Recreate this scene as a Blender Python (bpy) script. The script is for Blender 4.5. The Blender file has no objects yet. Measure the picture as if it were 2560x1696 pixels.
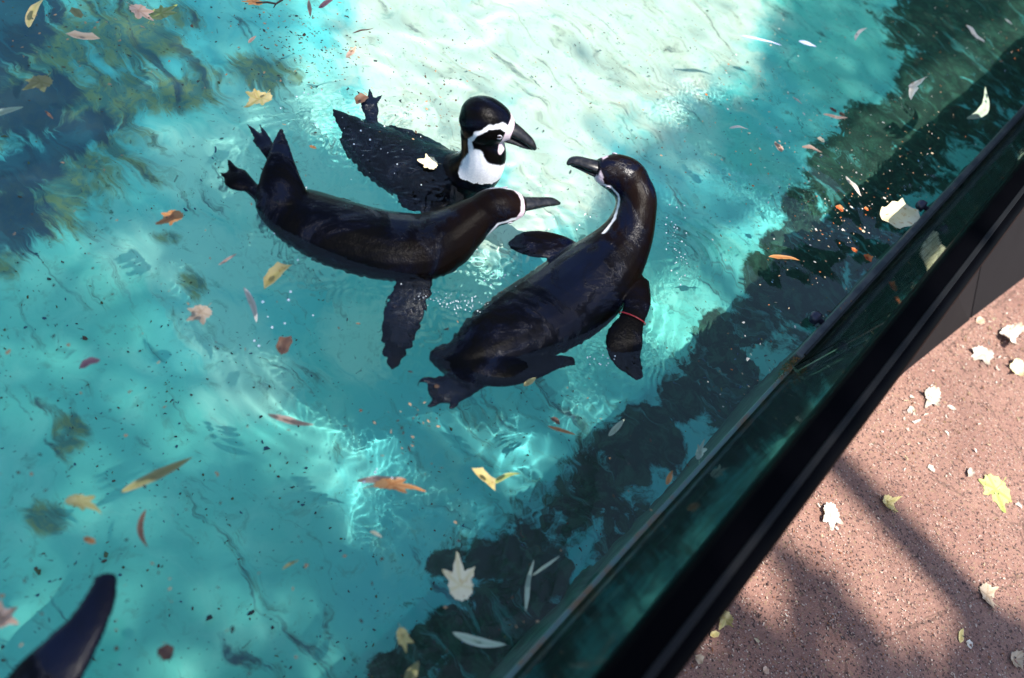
import bpy, math, random
import numpy as np
from mathutils import Matrix, Vector, noise as mnoise

sc = bpy.context.scene
R_ = math.radians
rng = np.random.default_rng(7)
random.seed(7)

# ------------------------------------------------------------------ camera
CAM_H = 1.255          # metres above the water
F_PX = 1991.0          # focal length in pixels of a 2560 px wide picture (28 mm on a 36 mm film)
def camera_axes(roll, vp=(2220, -1600)):
    r = R_(roll); n = np.array([-math.sin(r), math.cos(r)])
    tp = -(n @ np.array(vp)) / F_PX
    unit = lambda u, v: np.array([u, -v, -F_PX]) / np.linalg.norm([u, -v, -F_PX])
    Z = -unit(*(n * F_PX / tp)); Y = unit(*vp); X = np.cross(Y, Z)
    return np.array([X, Y, Z])
AX = camera_axes(30)
cam = bpy.data.cameras.new('camera'); cam_o = bpy.data.objects.new('camera', cam)
sc.collection.objects.link(cam_o); sc.camera = cam_o
cam.sensor_width = 36; cam.lens = 28; cam.clip_start = 0.05; cam.clip_end = 500
M = Matrix([list(map(float, r)) + [0] for r in AX] + [[0, 0, 0, 1]]); M[2][3] = CAM_H
cam_o.matrix_world = M
cam.dof.use_dof = True; cam.dof.focus_distance = 1.95; cam.dof.aperture_fstop = 1.9

# ------------------------------------------------------------------ daylight
SUN_EL, SUN_AZ = 68.0, -4.0          # elevation, and angle of the sun from +X in the ground plane
sun_dir = Vector((math.cos(R_(SUN_EL)) * math.cos(R_(SUN_AZ)), math.cos(R_(SUN_EL)) * math.sin(R_(SUN_AZ)), math.sin(R_(SUN_EL))))
world = bpy.data.worlds.new('World'); sc.world = world; world.use_nodes = True
wn = world.node_tree; bg = wn.nodes['Background']
sky = wn.nodes.new('ShaderNodeTexSky'); sky.sky_type = 'NISHITA'; sky.sun_disc = False
sky.sun_elevation = R_(SUN_EL); sky.sun_rotation = R_(90 - SUN_AZ)
wn.links.new(sky.outputs[0], bg.inputs[0]); bg.inputs[1].default_value = 0.105
sun = bpy.data.lights.new('sun', 'SUN'); sun.energy = 3.5; sun.angle = R_(0.55); sun.color = (1.0, 0.94, 0.86)
sun.cycles.is_caustics_light = True
sun_o = bpy.data.objects.new('sun', sun); sc.collection.objects.link(sun_o)
sun_o.rotation_euler = sun_dir.to_track_quat('Z', 'Y').to_euler()
sc.view_settings.view_transform = 'Standard'; sc.view_settings.look = 'None'
sc.view_settings.gamma = 1; sc.view_settings.use_curve_mapping = False
sc.view_settings.exposure = 1.3
sc.cycles.max_bounces = 10; sc.cycles.transparent_max_bounces = 12
sc.cycles.use_denoising = True

# ------------------------------------------------------------------ from a point of the picture to a point of the place
def ray(x, y):
    w = AX @ np.array([x - 1280, -(y - 848), -F_PX]); return w / np.linalg.norm(w)
def P(x, y, z=0.0):
    w = ray(x, y); t = (z - CAM_H) / w[2]
    return Vector((w[0] * t, w[1] * t, z))
def metres(x, y, z, px):               # size of px pixels at that point
    w = ray(x, y); t = (z - CAM_H) / w[2]
    d = np.linalg.norm(np.array([x - 1280, y - 848, F_PX]))
    return px * t / d
DEPTH = 0.5
def on_floor(x, y, d=DEPTH):           # where the line of sight lands on the pool floor once it has bent at the surface
    w = ray(x, y); p = P(x, y); eta = 1 / 1.333; c = -w[2]
    k = 1 - eta * eta * (1 - c * c)
    t = eta * w + np.array([0, 0, eta * c - math.sqrt(k)])
    s = -d / t[2]
    return (p.x + t[0] * s, p.y + t[1] * s)
def below(x, y, z):                    # apparent pixel -> true point under water at height z < 0
    if z >= 0: return P(x, y, z)
    q = on_floor(x, y, -z); return Vector((q[0], q[1], z))

# ------------------------------------------------------------------ helpers
def link(name, me, mat=None, parent=None):
    o = bpy.data.objects.new(name, me); sc.collection.objects.link(o)
    if mat is not None and me is not None: me.materials.append(mat)
    if parent is not None: o.parent = parent
    return o
def tag(o, label=None, cat=None, group=None, kind=None):
    if label: o['label'] = label
    if cat: o['category'] = cat
    if group: o['group'] = group
    if kind: o['kind'] = kind
    return o
def empty(name, loc=(0, 0, 0)):
    o = bpy.data.objects.new(name, None); sc.collection.objects.link(o); o.location = loc
    o.empty_display_size = 0.05
    return o
def mesh(name, verts, faces, smooth=True):
    me = bpy.data.meshes.new(name); me.from_pydata([tuple(map(float, v)) for v in verts], [], [tuple(map(int, f)) for f in faces])
    if smooth: me.polygons.foreach_set('use_smooth', [True] * len(me.polygons))
    me.update(); return me
def attr(me, name, vals):
    a = me.attributes.new(name, 'FLOAT', 'POINT'); a.data.foreach_set('value', np.asarray(vals, dtype=np.float32))
def box(x0, x1, y0, y1, z0, z1):
    v = [(x0,y0,z0),(x1,y0,z0),(x1,y1,z0),(x0,y1,z0),(x0,y0,z1),(x1,y0,z1),(x1,y1,z1),(x0,y1,z1)]
    f = [(3,2,1,0),(4,5,6,7),(0,1,5,4),(1,2,6,5),(2,3,7,6),(3,0,4,7)]
    return v, f
def box_mesh(name, *a, bevel=0.0):
    import bmesh
    v, f = box(*a); me = mesh(name, v, f, False)
    if bevel:
        bm = bmesh.new(); bm.from_mesh(me)
        bmesh.ops.bevel(bm, geom=list(bm.edges), offset=bevel, segments=2, affect='EDGES', profile=0.5)
        bm.to_mesh(me); bm.free()
    return me
def grid_arrays(xs, ys):
    X, Y = np.meshgrid(xs, ys, indexing='ij'); n, m = X.shape
    i = np.arange(n * m).reshape(n, m)
    f = np.stack([i[:-1,:-1], i[1:,:-1], i[1:,1:], i[:-1,1:]], -1).reshape(-1, 4)
    return X, Y, f
def fast_mesh(name, co, faces):
    me = bpy.data.meshes.new(name); n = len(faces); k = faces.shape[1]
    me.vertices.add(len(co)); me.vertices.foreach_set('co', co.astype(np.float32).ravel())
    me.loops.add(n * k); me.loops.foreach_set('vertex_index', faces.astype(np.int32).ravel())
    me.polygons.add(n); me.polygons.foreach_set('loop_start', np.arange(0, n * k, k, dtype=np.int32))
    me.polygons.foreach_set('use_smooth', np.ones(n, dtype=bool))
    me.update(calc_edges=True); me.validate(); return me

# ------------------------------------------------------------------ material helpers
class NT:
    def __init__(s, name):
        s.m = bpy.data.materials.new(name); s.m.use_nodes = True
        s.t = s.m.node_tree; s.b = s.t.nodes['Principled BSDF']; s.out = s.t.nodes['Material Output']
        s._pos = None
    def n(s, kind, **kw):
        q = s.t.nodes.new('ShaderNode' + kind)
        for k, v in kw.items(): setattr(q, k, v)
        return q
    def l(s, a, b): s.t.links.new(a, b)
    def setin(s, node, i, v):
        if v is None: return
        if isinstance(v, bpy.types.NodeSocket): s.l(v, node.inputs[i])
        elif isinstance(v, (tuple, list)) and node.inputs[i].type == 'RGBA': node.inputs[i].default_value = (*v[:3], 1)
        else: node.inputs[i].default_value = v
    def math(s, op, a, b=None, c=None, clamp=False):
        q = s.n('Math', operation=op, use_clamp=clamp)
        s.setin(q, 0, a); s.setin(q, 1, b); s.setin(q, 2, c); return q.outputs[0]
    def mix(s, f, a, b):
        q = s.n('Mix', data_type='RGBA'); s.setin(q, 0, f); s.setin(q, 6, a); s.setin(q, 7, b); return q.outputs[2]
    def attr(s, name): return s.n('Attribute', attribute_name=name).outputs['Fac']
    def pos(s):
        if s._pos is None: s._pos = s.n('NewGeometry').outputs['Position']
        return s._pos
    def obj(s): return s.n('TexCoord').outputs['Object']
    def mapping(s, v, scale=(1,1,1), rot=(0,0,0)):
        q = s.n('Mapping'); s.l(v, q.inputs[0]); q.inputs['Scale'].default_value = scale; q.inputs['Rotation'].default_value = rot; return q.outputs[0]
    def noise(s, v, scale, detail=3, rough=.55, dist=0.0):
        q = s.n('TexNoise'); s.l(v, q.inputs['Vector']); q.inputs['Scale'].default_value = scale
        q.inputs['Detail'].default_value = detail; q.inputs['Roughness'].default_value = rough; q.inputs['Distortion'].default_value = dist
        return q.outputs[0]
    def voro(s, v, scale, out='Distance', feature='F1'):
        q = s.n('TexVoronoi', feature=feature); s.l(v, q.inputs['Vector']); q.inputs['Scale'].default_value = scale
        return q.outputs[out]
    def step(s, v, a, b):              # smooth ramp from a to b
        q = s.n('MapRange', interpolation_type='SMOOTHSTEP'); s.l(v, q.inputs[0])
        q.inputs[1].default_value = a; q.inputs[2].default_value = b; return q.outputs[0]
    def bump(s, h, strength=.3, dist=.002):
        q = s.n('Bump'); s.l(h, q.inputs['Height']); q.inputs['Strength'].default_value = strength; q.inputs['Distance'].default_value = dist
        s.l(q.outputs[0], s.b.inputs['Normal']); return q
    def set(s, **kw):
        for k, v in kw.items():
            k = k.replace('_', ' '); s.setin(s.b, k, v)
        return s

# ================================================================== THE SETTING
WALL_X = 0.108
X_FAR, Y_NEAR, Y_FAR = -7.0, -4.0, 12.0
# ---- pool floor: painted teal, with sediment, algae, painted-in shadow and sunlight, olive and navy patches per place
def floor_masks(X, Y):
    def blobs(lst, soft=1.0):
        m = np.zeros_like(X)
        for b in lst:
            x, y, r = b[:3]; ax, ay = on_floor(x, y); bx, by = on_floor(x + r, y); cx, cy = on_floor(x, y + r)
            rx = math.hypot(bx - ax, by - ay); ry = math.hypot(cx - ax, cy - ay)
            # local frame: two half axes from the picture's own axes
            A = np.array([[bx - ax, cx - ax], [by - ay, cy - ay]]); Ai = np.linalg.inv(A)
            u = Ai[0,0] * (X - ax) + Ai[0,1] * (Y - ay); v = Ai[1,0] * (X - ax) + Ai[1,1] * (Y - ay)
            st = b[3] if len(b) > 3 else 1.0          # stretch along u
            an = R_(b[4]) if len(b) > 4 else 0
            uu = (u * math.cos(an) + v * math.sin(an)) / st; vv = -u * math.sin(an) + v * math.cos(an)
            m = np.maximum(m, 1.4 - np.sqrt(uu * uu + vv * vv))     # 0.4 on the rim of the blob
        return np.clip(m, 0, 1)
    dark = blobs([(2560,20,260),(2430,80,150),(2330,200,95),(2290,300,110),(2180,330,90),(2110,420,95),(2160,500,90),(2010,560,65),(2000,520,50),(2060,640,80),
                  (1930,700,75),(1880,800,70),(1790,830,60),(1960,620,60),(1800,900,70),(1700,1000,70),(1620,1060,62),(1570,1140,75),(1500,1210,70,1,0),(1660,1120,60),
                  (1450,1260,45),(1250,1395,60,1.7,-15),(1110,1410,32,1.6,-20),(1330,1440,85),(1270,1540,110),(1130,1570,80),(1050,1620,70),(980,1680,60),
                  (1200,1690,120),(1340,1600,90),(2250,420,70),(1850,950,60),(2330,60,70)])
    dark = np.maximum(dark, np.clip((X + .21) / .28, 0, .56) * (.75 + .25 * np.sin(Y * 9 + 2 * np.sin(Y * 4))))  # dark: viewers' shadows painted along the wall, mixed with some algae
    pale = blobs([(1500,40,330,1.3,0),(1150,130,230,1.2,10),(1120,330,150,1.2,35),(1400,420,130,1.2,20),(1250,560,90,1.6,-20),(960,20,90),(1800,20,120),(1000,240,100),(1450,180,160),(1350,330,150)])  # sediment tone that also paints in the sunlit patch
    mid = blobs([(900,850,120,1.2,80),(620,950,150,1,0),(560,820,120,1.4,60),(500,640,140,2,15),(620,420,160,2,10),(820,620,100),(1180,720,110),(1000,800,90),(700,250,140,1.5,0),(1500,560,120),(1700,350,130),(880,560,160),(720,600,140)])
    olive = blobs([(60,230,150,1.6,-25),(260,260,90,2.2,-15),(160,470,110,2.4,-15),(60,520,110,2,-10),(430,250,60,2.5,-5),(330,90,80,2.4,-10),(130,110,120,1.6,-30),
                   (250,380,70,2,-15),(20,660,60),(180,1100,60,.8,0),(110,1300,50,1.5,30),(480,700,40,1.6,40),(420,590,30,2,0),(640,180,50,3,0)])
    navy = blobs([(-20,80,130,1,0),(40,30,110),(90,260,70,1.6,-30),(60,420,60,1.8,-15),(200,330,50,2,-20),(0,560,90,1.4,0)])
    return dark, pale, mid, olive, navy

fm = NT('pool_floor_paint')
p = fm.pos(); wob = fm.n('VectorMath', operation='ADD')
wn1 = fm.n('TexNoise'); fm.l(p, wn1.inputs['Vector']); wn1.inputs['Scale'].default_value = 7; wn1.inputs['Detail'].default_value = 4
sc1 = fm.n('VectorMath', operation='SCALE'); fm.l(wn1.outputs['Color'], sc1.inputs[0]); sc1.inputs['Scale'].default_value = .16
fm.l(p, wob.inputs[0]); fm.l(sc1.outputs[0], wob.inputs[1]); q = wob.outputs[0]
streak = fm.noise(fm.mapping(q, (1.1, 5.5, 1), (0,0,R_(28))), 2.6, 6, .62, 1.4)
fine = fm.noise(q, 26, 6, .68); med = fm.noise(q, 6.5, 5, .6, .6); big = fm.noise(p, 1.1, 3, .5); vfine = fm.noise(p, 120, 3, .6)
base = fm.mix(fm.step(big, .35, .65), (.095,.53,.53), (.125,.57,.47))
base = fm.mix(fm.math('MULTIPLY', fm.step(med, .42, .75), .55), base, (.26,.68,.56))
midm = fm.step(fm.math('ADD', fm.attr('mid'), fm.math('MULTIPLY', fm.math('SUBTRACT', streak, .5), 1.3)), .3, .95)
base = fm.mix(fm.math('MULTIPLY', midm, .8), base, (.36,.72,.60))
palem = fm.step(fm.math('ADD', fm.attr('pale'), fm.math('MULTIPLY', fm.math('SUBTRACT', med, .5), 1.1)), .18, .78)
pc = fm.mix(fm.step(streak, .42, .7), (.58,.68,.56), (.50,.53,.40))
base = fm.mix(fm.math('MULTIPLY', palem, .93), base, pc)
base = fm.mix(fm.math('MULTIPLY', fm.step(fine, .54, .72), .50), base, (.10,.30,.24))
blot = fm.math('MULTIPLY', fm.step(streak, .53, .70), fm.step(fine, .4, .6))
base = fm.mix(fm.math('MULTIPLY', blot, fm.math('SUBTRACT', .42, fm.math('MULTIPLY', palem, .32))), base, (.10,.26,.16))
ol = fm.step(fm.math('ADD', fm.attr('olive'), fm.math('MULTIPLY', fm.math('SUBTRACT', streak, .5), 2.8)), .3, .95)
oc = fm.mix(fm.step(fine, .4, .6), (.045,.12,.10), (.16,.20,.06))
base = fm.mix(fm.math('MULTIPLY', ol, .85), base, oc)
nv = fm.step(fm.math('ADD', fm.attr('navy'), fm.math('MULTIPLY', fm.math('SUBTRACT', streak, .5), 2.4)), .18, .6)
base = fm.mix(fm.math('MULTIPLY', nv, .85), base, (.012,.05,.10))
dk = fm.step(fm.math('ADD', fm.attr('dark'), fm.math('ADD', fm.math('MULTIPLY', fm.math('SUBTRACT', med, .5), 1.35), fm.math('MULTIPLY', fm.math('SUBTRACT', fine, .5), .8))), .30, .52)  # painted shadow and algae beside the wall, with broken edges
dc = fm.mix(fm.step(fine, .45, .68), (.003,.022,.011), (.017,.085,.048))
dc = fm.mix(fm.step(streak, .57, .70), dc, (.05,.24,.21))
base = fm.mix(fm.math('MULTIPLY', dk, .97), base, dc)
base = fm.mix(fm.math('MULTIPLY', fm.step(fm.voro(q, 55), .16, .08), .6), base, (.03,.08,.07))
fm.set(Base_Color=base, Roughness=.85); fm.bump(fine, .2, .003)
xs = np.concatenate([np.linspace(X_FAR, -2.6, 12), np.linspace(-2.55, WALL_X, 180)]); ys = np.concatenate([np.linspace(Y_NEAR, -.5, 8), np.linspace(-.45, 6.0, 380), np.linspace(6.3, Y_FAR, 12)])
X, Y, F = grid_arrays(xs, ys)
Z = -DEPTH + 0.006 * np.sin(X * 5 + 1.3 * np.sin(Y * 3)) * np.cos(Y * 4)
me = fast_mesh('pool_floor', np.stack([X, Y, Z], -1).reshape(-1, 3), F)
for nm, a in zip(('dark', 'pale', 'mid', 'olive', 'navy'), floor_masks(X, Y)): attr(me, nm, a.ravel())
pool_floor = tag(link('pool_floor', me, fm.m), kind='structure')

# ---- waves
wr = np.random.default_rng(11)
waves = []
for k in range(60):
    L = .07 * 1.055 ** k; a = wr.normal(2.0, .9)
    waves.append((L, a, wr.uniform(0, 6.28), .0009 * L * (1.0 if L > .2 else .75)))
rip_c = []       # ring ripples: centre px, wavelength, amplitude, reach
for (x, y, L, A, rch) in [(1340,470,.05,.0010,.30),(1650,640,.035,.0013,.22),(1130,760,.030,.0022,.17),(1000,800,.035,.0018,.16),(860,420,.04,.0014,.20),(960,300,.035,.0018,.2),
                          (620,450,.06,.0008,.25),(1480,980,.045,.0009,.25),(1230,1310,.06,.0010,.3),
                          (1600,1150,.05,.0008,.3),(1350,1400,.05,.0014,.25),(1100,400,.028,.0019,.14)]:
    c = P(x, y); rip_c.append((c.x, c.y, L, A, rch))
chop = []
for (x, y, rad, A) in [(1110,765,.085,.0021),(1000,850,.07,.0011),(900,350,.12,.0009),(1010,420,.12,.0007),(1060,500,.06,.0007),(1120,950,.07,.0006),(1580,900,.07,.0009),(1440,900,.06,.0008),(1300,640,.07,.0005),(720,640,.09,.0004),(600,440,.06,.0004),(1690,660,.05,.0007),(750,660,.05,.0009),(850,700,.05,.0011),(960,735,.05,.0012),(1180,720,.06,.0010),(1340,690,.05,.0008),(1620,720,.05,.0008),(1150,830,.05,.0010),(800,430,.06,.0007),(1230,790,.05,.0005),(1660,560,.04,.0004),(1450,890,.05,.0006),(700,600,.05,.0005),(2000,250,.16,.00022),(1850,500,.14,.00018),(2150,380,.14,.00022),(1800,850,.12,.0002),(1300,1300,.10,.0003)]:
    c = P(x, y); chop.append((c.x, c.y, rad, A))
def wave_z(X, Y):
    X = np.asarray(X, float); Y = np.asarray(Y, float)
    Xw = X + .024 * np.sin(Y * 9 + 2 * np.sin(X * 5)) + .006 * np.sin(Y * 27 + 3 * np.sin(X * 13)); Yw = Y + .024 * np.sin(X * 8 + 1.7 * np.sin(Y * 6)) + .007 * np.sin(X * 25 + 2.5 * np.sin(Y * 16))
    patch = .65 + .5 * np.sin(Xw * 3.1 + 1.2) * np.cos(Yw * 2.3 + .5) + .25 * np.sin(Xw * 7 + Yw * 5)
    patch = np.clip(patch, .12, 1.3)
    Z = np.zeros_like(X)
    for L, a, ph, A in waves:
        k = 6.2832 / L; s = A * np.sin(k * (Xw * math.cos(a) + Yw * math.sin(a)) + ph)
        Z += s * (patch if L < .3 else 1)
    for cx, cy, L, A, rch in rip_c:
        d = np.hypot(X - cx, Y - cy); an = np.arctan2(Y - cy, X - cx); dd = d + .5 * ((Xw - X) * np.cos(an) + (Yw - Y) * np.sin(an)) + .008 * np.sin(an * 3 + cx * 40)
        Z += .32 * A * np.sin(6.2832 * dd / L + 1.5 * np.sin(an * 2 + cy * 30)) * np.exp(-(d / rch) ** 2) * (.55 + .45 * np.sin(an * 2.0 + 9 * cx + 14 * d))
    for cx, cy, rad, A in chop:
        e = np.exp(-((X - cx) ** 2 + (Y - cy) ** 2) / rad ** 2); Xe = X + .008 * np.sin(Y * 90) ; Ye = Y + .008 * np.sin(X * 83 + 1)
        Z += A * e * (np.sin(Xe * 190 + 3 * np.sin(Ye * 60)) * np.cos(Ye * 170 + 2 * np.sin(Xe * 75)) + .6 * np.sin(Xe * 310 + Ye * 250 + 2 * np.sin(Ye * 120)))
    return Z
def wz(x, y): return float(wave_z(np.array([x]), np.array([y]))[0])
wmat = NT('pool_water')
wmat.set(Base_Color=(.93,.985,.99), Roughness=0.0, IOR=1.333); wmat.b.inputs['Transmission Weight'].default_value = 1
xs = np.concatenate([np.linspace(X_FAR, -2.2, 90), np.linspace(-2.19, WALL_X, 820)]); ys = np.concatenate([np.linspace(Y_NEAR, -.2, 60), np.linspace(-.19, 4.8, 1350), np.linspace(4.83, Y_FAR, 120)])
X, Y, F = grid_arrays(xs, ys)
me = fast_mesh('pool_water', np.stack([X, Y, wave_z(X, Y)], -1).reshape(-1, 3), F)
water = tag(link('pool_water', me, wmat.m), kind='structure'); water.cycles.is_caustics_caster = True
pool_floor.cycles.is_caustics_receiver = True

# ---- path of red-brown asphalt
PATH_Z = -0.45
pm = NT('red_asphalt'); p = pm.pos()
n1 = pm.noise(p, 3, 4); n2 = pm.noise(p, 90, 3); n3 = pm.noise(p, 420, 2)
v = pm.n('TexVoronoi'); pm.l(p, v.inputs['Vector']); v.inputs['Scale'].default_value = 210
cell = pm.n('SeparateColor'); pm.l(v.outputs['Color'], cell.inputs[0])
c = pm.mix(pm.step(n1, .35, .65), (.30,.158,.118), (.36,.203,.150))
c = pm.mix(pm.math('MULTIPLY', pm.step(n2, .38, .62), .5), c, (.21,.11,.09))
c = pm.mix(pm.math('MULTIPLY', pm.math('GREATER_THAN', cell.outputs[0], .93), pm.step(v.outputs['Distance'], .5, .3)), c, (.55,.45,.38))
c = pm.mix(pm.math('MULTIPLY', pm.math('LESS_THAN', cell.outputs[0], .10), .85), c, (.05,.03,.028))
c = pm.mix(pm.math('MULTIPLY', pm.math('GREATER_THAN', cell.outputs[1], .95), .8), c, (.30,.20,.12))
st = pm.noise(p, 1.7, 6, .62, .8); c = pm.mix(pm.math('MULTIPLY', pm.step(st, .50, .66), .38), c, (.15,.075,.06))
crk = pm.voro(pm.mapping(p, (1.1, 1.1, 1)), 1.3, 0, 'DISTANCE_TO_EDGE'); cw = pm.math('ADD', crk, pm.math('MULTIPLY', pm.math('SUBTRACT', pm.noise(p, 9, 4), .5), .10))
c = pm.mix(pm.math('MULTIPLY', pm.step(pm.math('ABSOLUTE', cw), .006, .001), .55), c, (.07,.04,.03))
pm.set(Base_Color=c, Roughness=.9)
hh = pm.math('ADD', pm.math('MULTIPLY', v.outputs['Distance'], -.6), n3); pm.bump(hh, .8, .003)
xs = np.concatenate([np.linspace(.16, 1.6, 260), np.linspace(1.62, 14, 20)]); ys = np.concatenate([np.linspace(-5, .4, 20), np.linspace(.42, 4.4, 620), np.linspace(4.5, 14, 20)])
X, Y, F = grid_arrays(xs, ys); r2 = np.random.default_rng(3)
Z = PATH_Z + .0012 * r2.random(X.shape) + .004 * np.sin(X * 2.3 + Y) * np.cos(Y * 1.7)
tag(link('path', fast_mesh('path', np.stack([X, Y, Z], -1).reshape(-1, 3), F), pm.m), kind='structure')
gm = NT('far_paving'); gm.set(Base_Color=gm.mix(gm.noise(gm.pos(), 5), (.22,.19,.16), (.3,.27,.23)), Roughness=.9)
ring = [(-60,-60),(60,-60),(60,60),(-60,60)]; hole = [(X_FAR-.2, Y_NEAR-.2), (WALL_X+.055, Y_NEAR-.2), (WALL_X+.055, Y_FAR+.2), (X_FAR-.2, Y_FAR+.2)]
vs = [(x, y, PATH_Z - .02) for x, y in ring] + [(x, y, PATH_Z - .02) for x, y in hole]
tag(link('ground', mesh('ground', vs, [(0,1,5,4),(1,2,6,5),(2,3,7,6),(3,0,4,7)], False), gm.m), kind='structure')

# ================================================================== POOL WALL, GLASS, RAIL
conc = NT('algae_wall'); p = conc.pos(); cn = conc.noise(p, 14, 5, .65); cf = conc.noise(p, 70, 4)
conc.set(Base_Color=conc.mix(conc.step(cn, .4, .62), (.012,.045,.035), (.035,.10,.075)), Roughness=.8); conc.bump(cf, .5, .004)
steel = NT('weathered_steel'); p = steel.pos(); sn = steel.noise(p, 9, 5, .65); sf = steel.noise(p, 110, 3)
c = steel.mix(steel.step(sn, .4, .65), (.035,.042,.05), (.10,.105,.10)); c = steel.mix(steel.math('MULTIPLY', steel.step(sf, .62, .72), steel.step(sn, .5, .6)), c, (.30,.12,.03))
steel.set(Base_Color=c, Roughness=.42, Metallic=.25); steel.bump(sf, .3, .001)
glass = NT('wet_glass')
gfr = glass.n('Fresnel'); gfr.inputs[0].default_value = 1.5
gt = glass.n('BsdfTransparent'); gg = glass.n('BsdfGlossy'); gd = glass.n('BsdfDiffuse')
p = glass.pos(); gn = glass.noise(glass.mapping(p, (1, 3, 7)), 5, 5, .62, .8); gf = glass.noise(p, 60, 4, .6)
gt.inputs[0].default_value = (.88, .95, .93, 1)
glass.l(glass.mix(glass.step(gn, .4, .7), (.70,.80,.76), (.38,.48,.44)), gg.inputs[0]); gg.inputs['Roughness'].default_value = .012
gd.inputs[0].default_value = (.055, .09, .08, 1)
gb = glass.n('Bump'); glass.l(gn, gb.inputs['Height']); gb.inputs['Strength'].default_value = .03; gb.inputs['Distance'].default_value = .01
glass.l(gb.outputs[0], gg.inputs['Normal'])
m1 = glass.n('MixShader'); glass.l(gfr.outputs[0], m1.inputs[0]); glass.l(gt.outputs[0], m1.inputs[1]); glass.l(gg.outputs[0], m1.inputs[2])
m2 = glass.n('MixShader'); glass.l(glass.math('MULTIPLY', glass.step(gn, .35, .75), .26), m2.inputs[0]); glass.l(m1.outputs[0], m2.inputs[1]); glass.l(gd.outputs[0], m2.inputs[2])
glass.l(m2.outputs[0], glass.out.inputs[0])
black = NT('black_rail_paint'); p = black.pos(); bn = black.noise(black.mapping(p, (30, 2, 30)), 3, 4)
black.set(Base_Color=(.0012,.0012,.0018), Specular_IOR_Level=.015, Roughness=black.math('ADD', .30, black.math('MULTIPLY', bn, .16))); black.bump(bn, .05, .001)
GLASS_TOP = 0.30
wall = empty('pool_wall', (WALL_X, 1.0, PATH_Z)); tag(wall, 'glass topped pool wall running along the path under the black rail', 'wall')
def put(o, parent):                      # keep world coordinates under an Empty
    o.parent = parent; o.matrix_parent_inverse = Matrix.Translation(-Vector(parent.location)); return o
put(link('base_wall', box_mesh('base_wall', WALL_X, WALL_X+.05, Y_NEAR-.2, Y_FAR+.2, -DEPTH-.15, -.012, bevel=.003), conc.m), wall)
SPLIT = 1.47
for a, b in ((-3.9, SPLIT - .006), (SPLIT + .006, 3.6), (3.612, 8.0)):
    x0, x1, t_ = WALL_X + .003, .1605, .012      # the panes lean outwards a little
    v_ = [(x0,a,-.010),(x0+t_,a,-.010),(x0+t_,b,-.010),(x0,b,-.010),(x1,a,GLASS_TOP),(x1+t_,a,GLASS_TOP),(x1+t_,b,GLASS_TOP),(x1,b,GLASS_TOP)]
    put(link('glass_pane', mesh('glass_pane', v_, box(0,1,0,1,0,1)[1], False), glass.m), wall)
# thin pale cap strip where water meets the glass, and the thicker channel beyond the joint
trim = NT('pale_trim'); p = trim.pos(); tn = trim.noise(p, 22, 4, .6)
trim.set(Base_Color=trim.mix(trim.step(tn, .45, .68), (.10,.17,.16), (.20,.115,.06)), Roughness=.45); trim.bump(tn, .3, .001)
put(link('edge_strip', box_mesh('edge_strip', WALL_X - .006, WALL_X + .0028, -3.9, SPLIT - .02, -.009, .007, bevel=.002), trim.m), wall)
put(link('steel_channel', box_mesh('steel_channel', WALL_X - .018, WALL_X + .0028, SPLIT, 8.0, -.02, .030, bevel=.005), steel.m), wall)
gask = NT('rubber_gasket'); gask.set(Base_Color=(.004,.004,.005), Roughness=.6)
put(link('gasket', box_mesh('gasket', WALL_X - .003, WALL_X + .0028, SPLIT + .01, 8.0, .0305, .035), gask.m), wall)
# bolts with domed heads on the channel
def lathe(prof, seg=20):
    vs, fs = [], []
    for (r, z) in prof:
        for k in range(seg):
            a = 2 * math.pi * k / seg; vs.append((r * math.cos(a), r * math.sin(a), z))
    for i in range(len(prof) - 1):
        for k in range(seg): fs.append((i*seg+k, i*seg+(k+1)%seg, (i+1)*seg+(k+1)%seg, (i+1)*seg+k))
    fs.append(tuple(range(seg))[::-1]); fs.append(tuple((len(prof)-1)*seg + k for k in range(seg)))
    return vs, fs
boltm = NT('dark_bolt'); boltm.set(Base_Color=(.03,.028,.05), Roughness=.28, Metallic=.3)
bv, bf = lathe([(.006,-.004),(.006,.008),(.0135,.009),(.0145,.013),(.0145,.021),(.012,.027),(.006,.031),(.001,.032)])
bolt_me = mesh('bolt', bv, bf)
for i, (x, y) in enumerate([(2036, 772), (2290, 484)]):
    c = P(x, y, .03)
    o = put(link('bolt', bolt_me), wall)
    if i == 0: bolt_me.materials.append(boltm.m)
    o.location = (WALL_X - .018, c.y, .016); o.rotation_euler = (0, R_(-100), 0); o.scale = (1.15,)*3
# moss clump lodged at the joint
mv, mf = [], []
mr = random.Random(5)
for k in range(260):
    t = mr.gauss(0, .03); c = Vector((WALL_X - .008 + mr.gauss(0, .004), SPLIT - .02 + t, .012 + abs(mr.gauss(0, .006))))
    d = Vector((mr.gauss(0,1), mr.gauss(0,1), abs(mr.gauss(0,1)))).normalized() * mr.uniform(.002,.006); s = d.cross(Vector((0,0,1))).normalized() * .002
    b = len(mv); mv += [c - s, c + s, c + d]; mf.append((b, b+1, b+2))
mossm = NT('moss_clump'); mossm.set(Base_Color=mossm.mix(mossm.step(mossm.noise(mossm.pos(), 120), .4, .6), (.05,.06,.012), (.26,.11,.03)), Roughness=.8)
tag(link('moss_tuft', mesh('moss_tuft', mv, mf, False), mossm.m), 'clump of brown moss stuck at the joint of the wall strip', 'moss')

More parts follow.
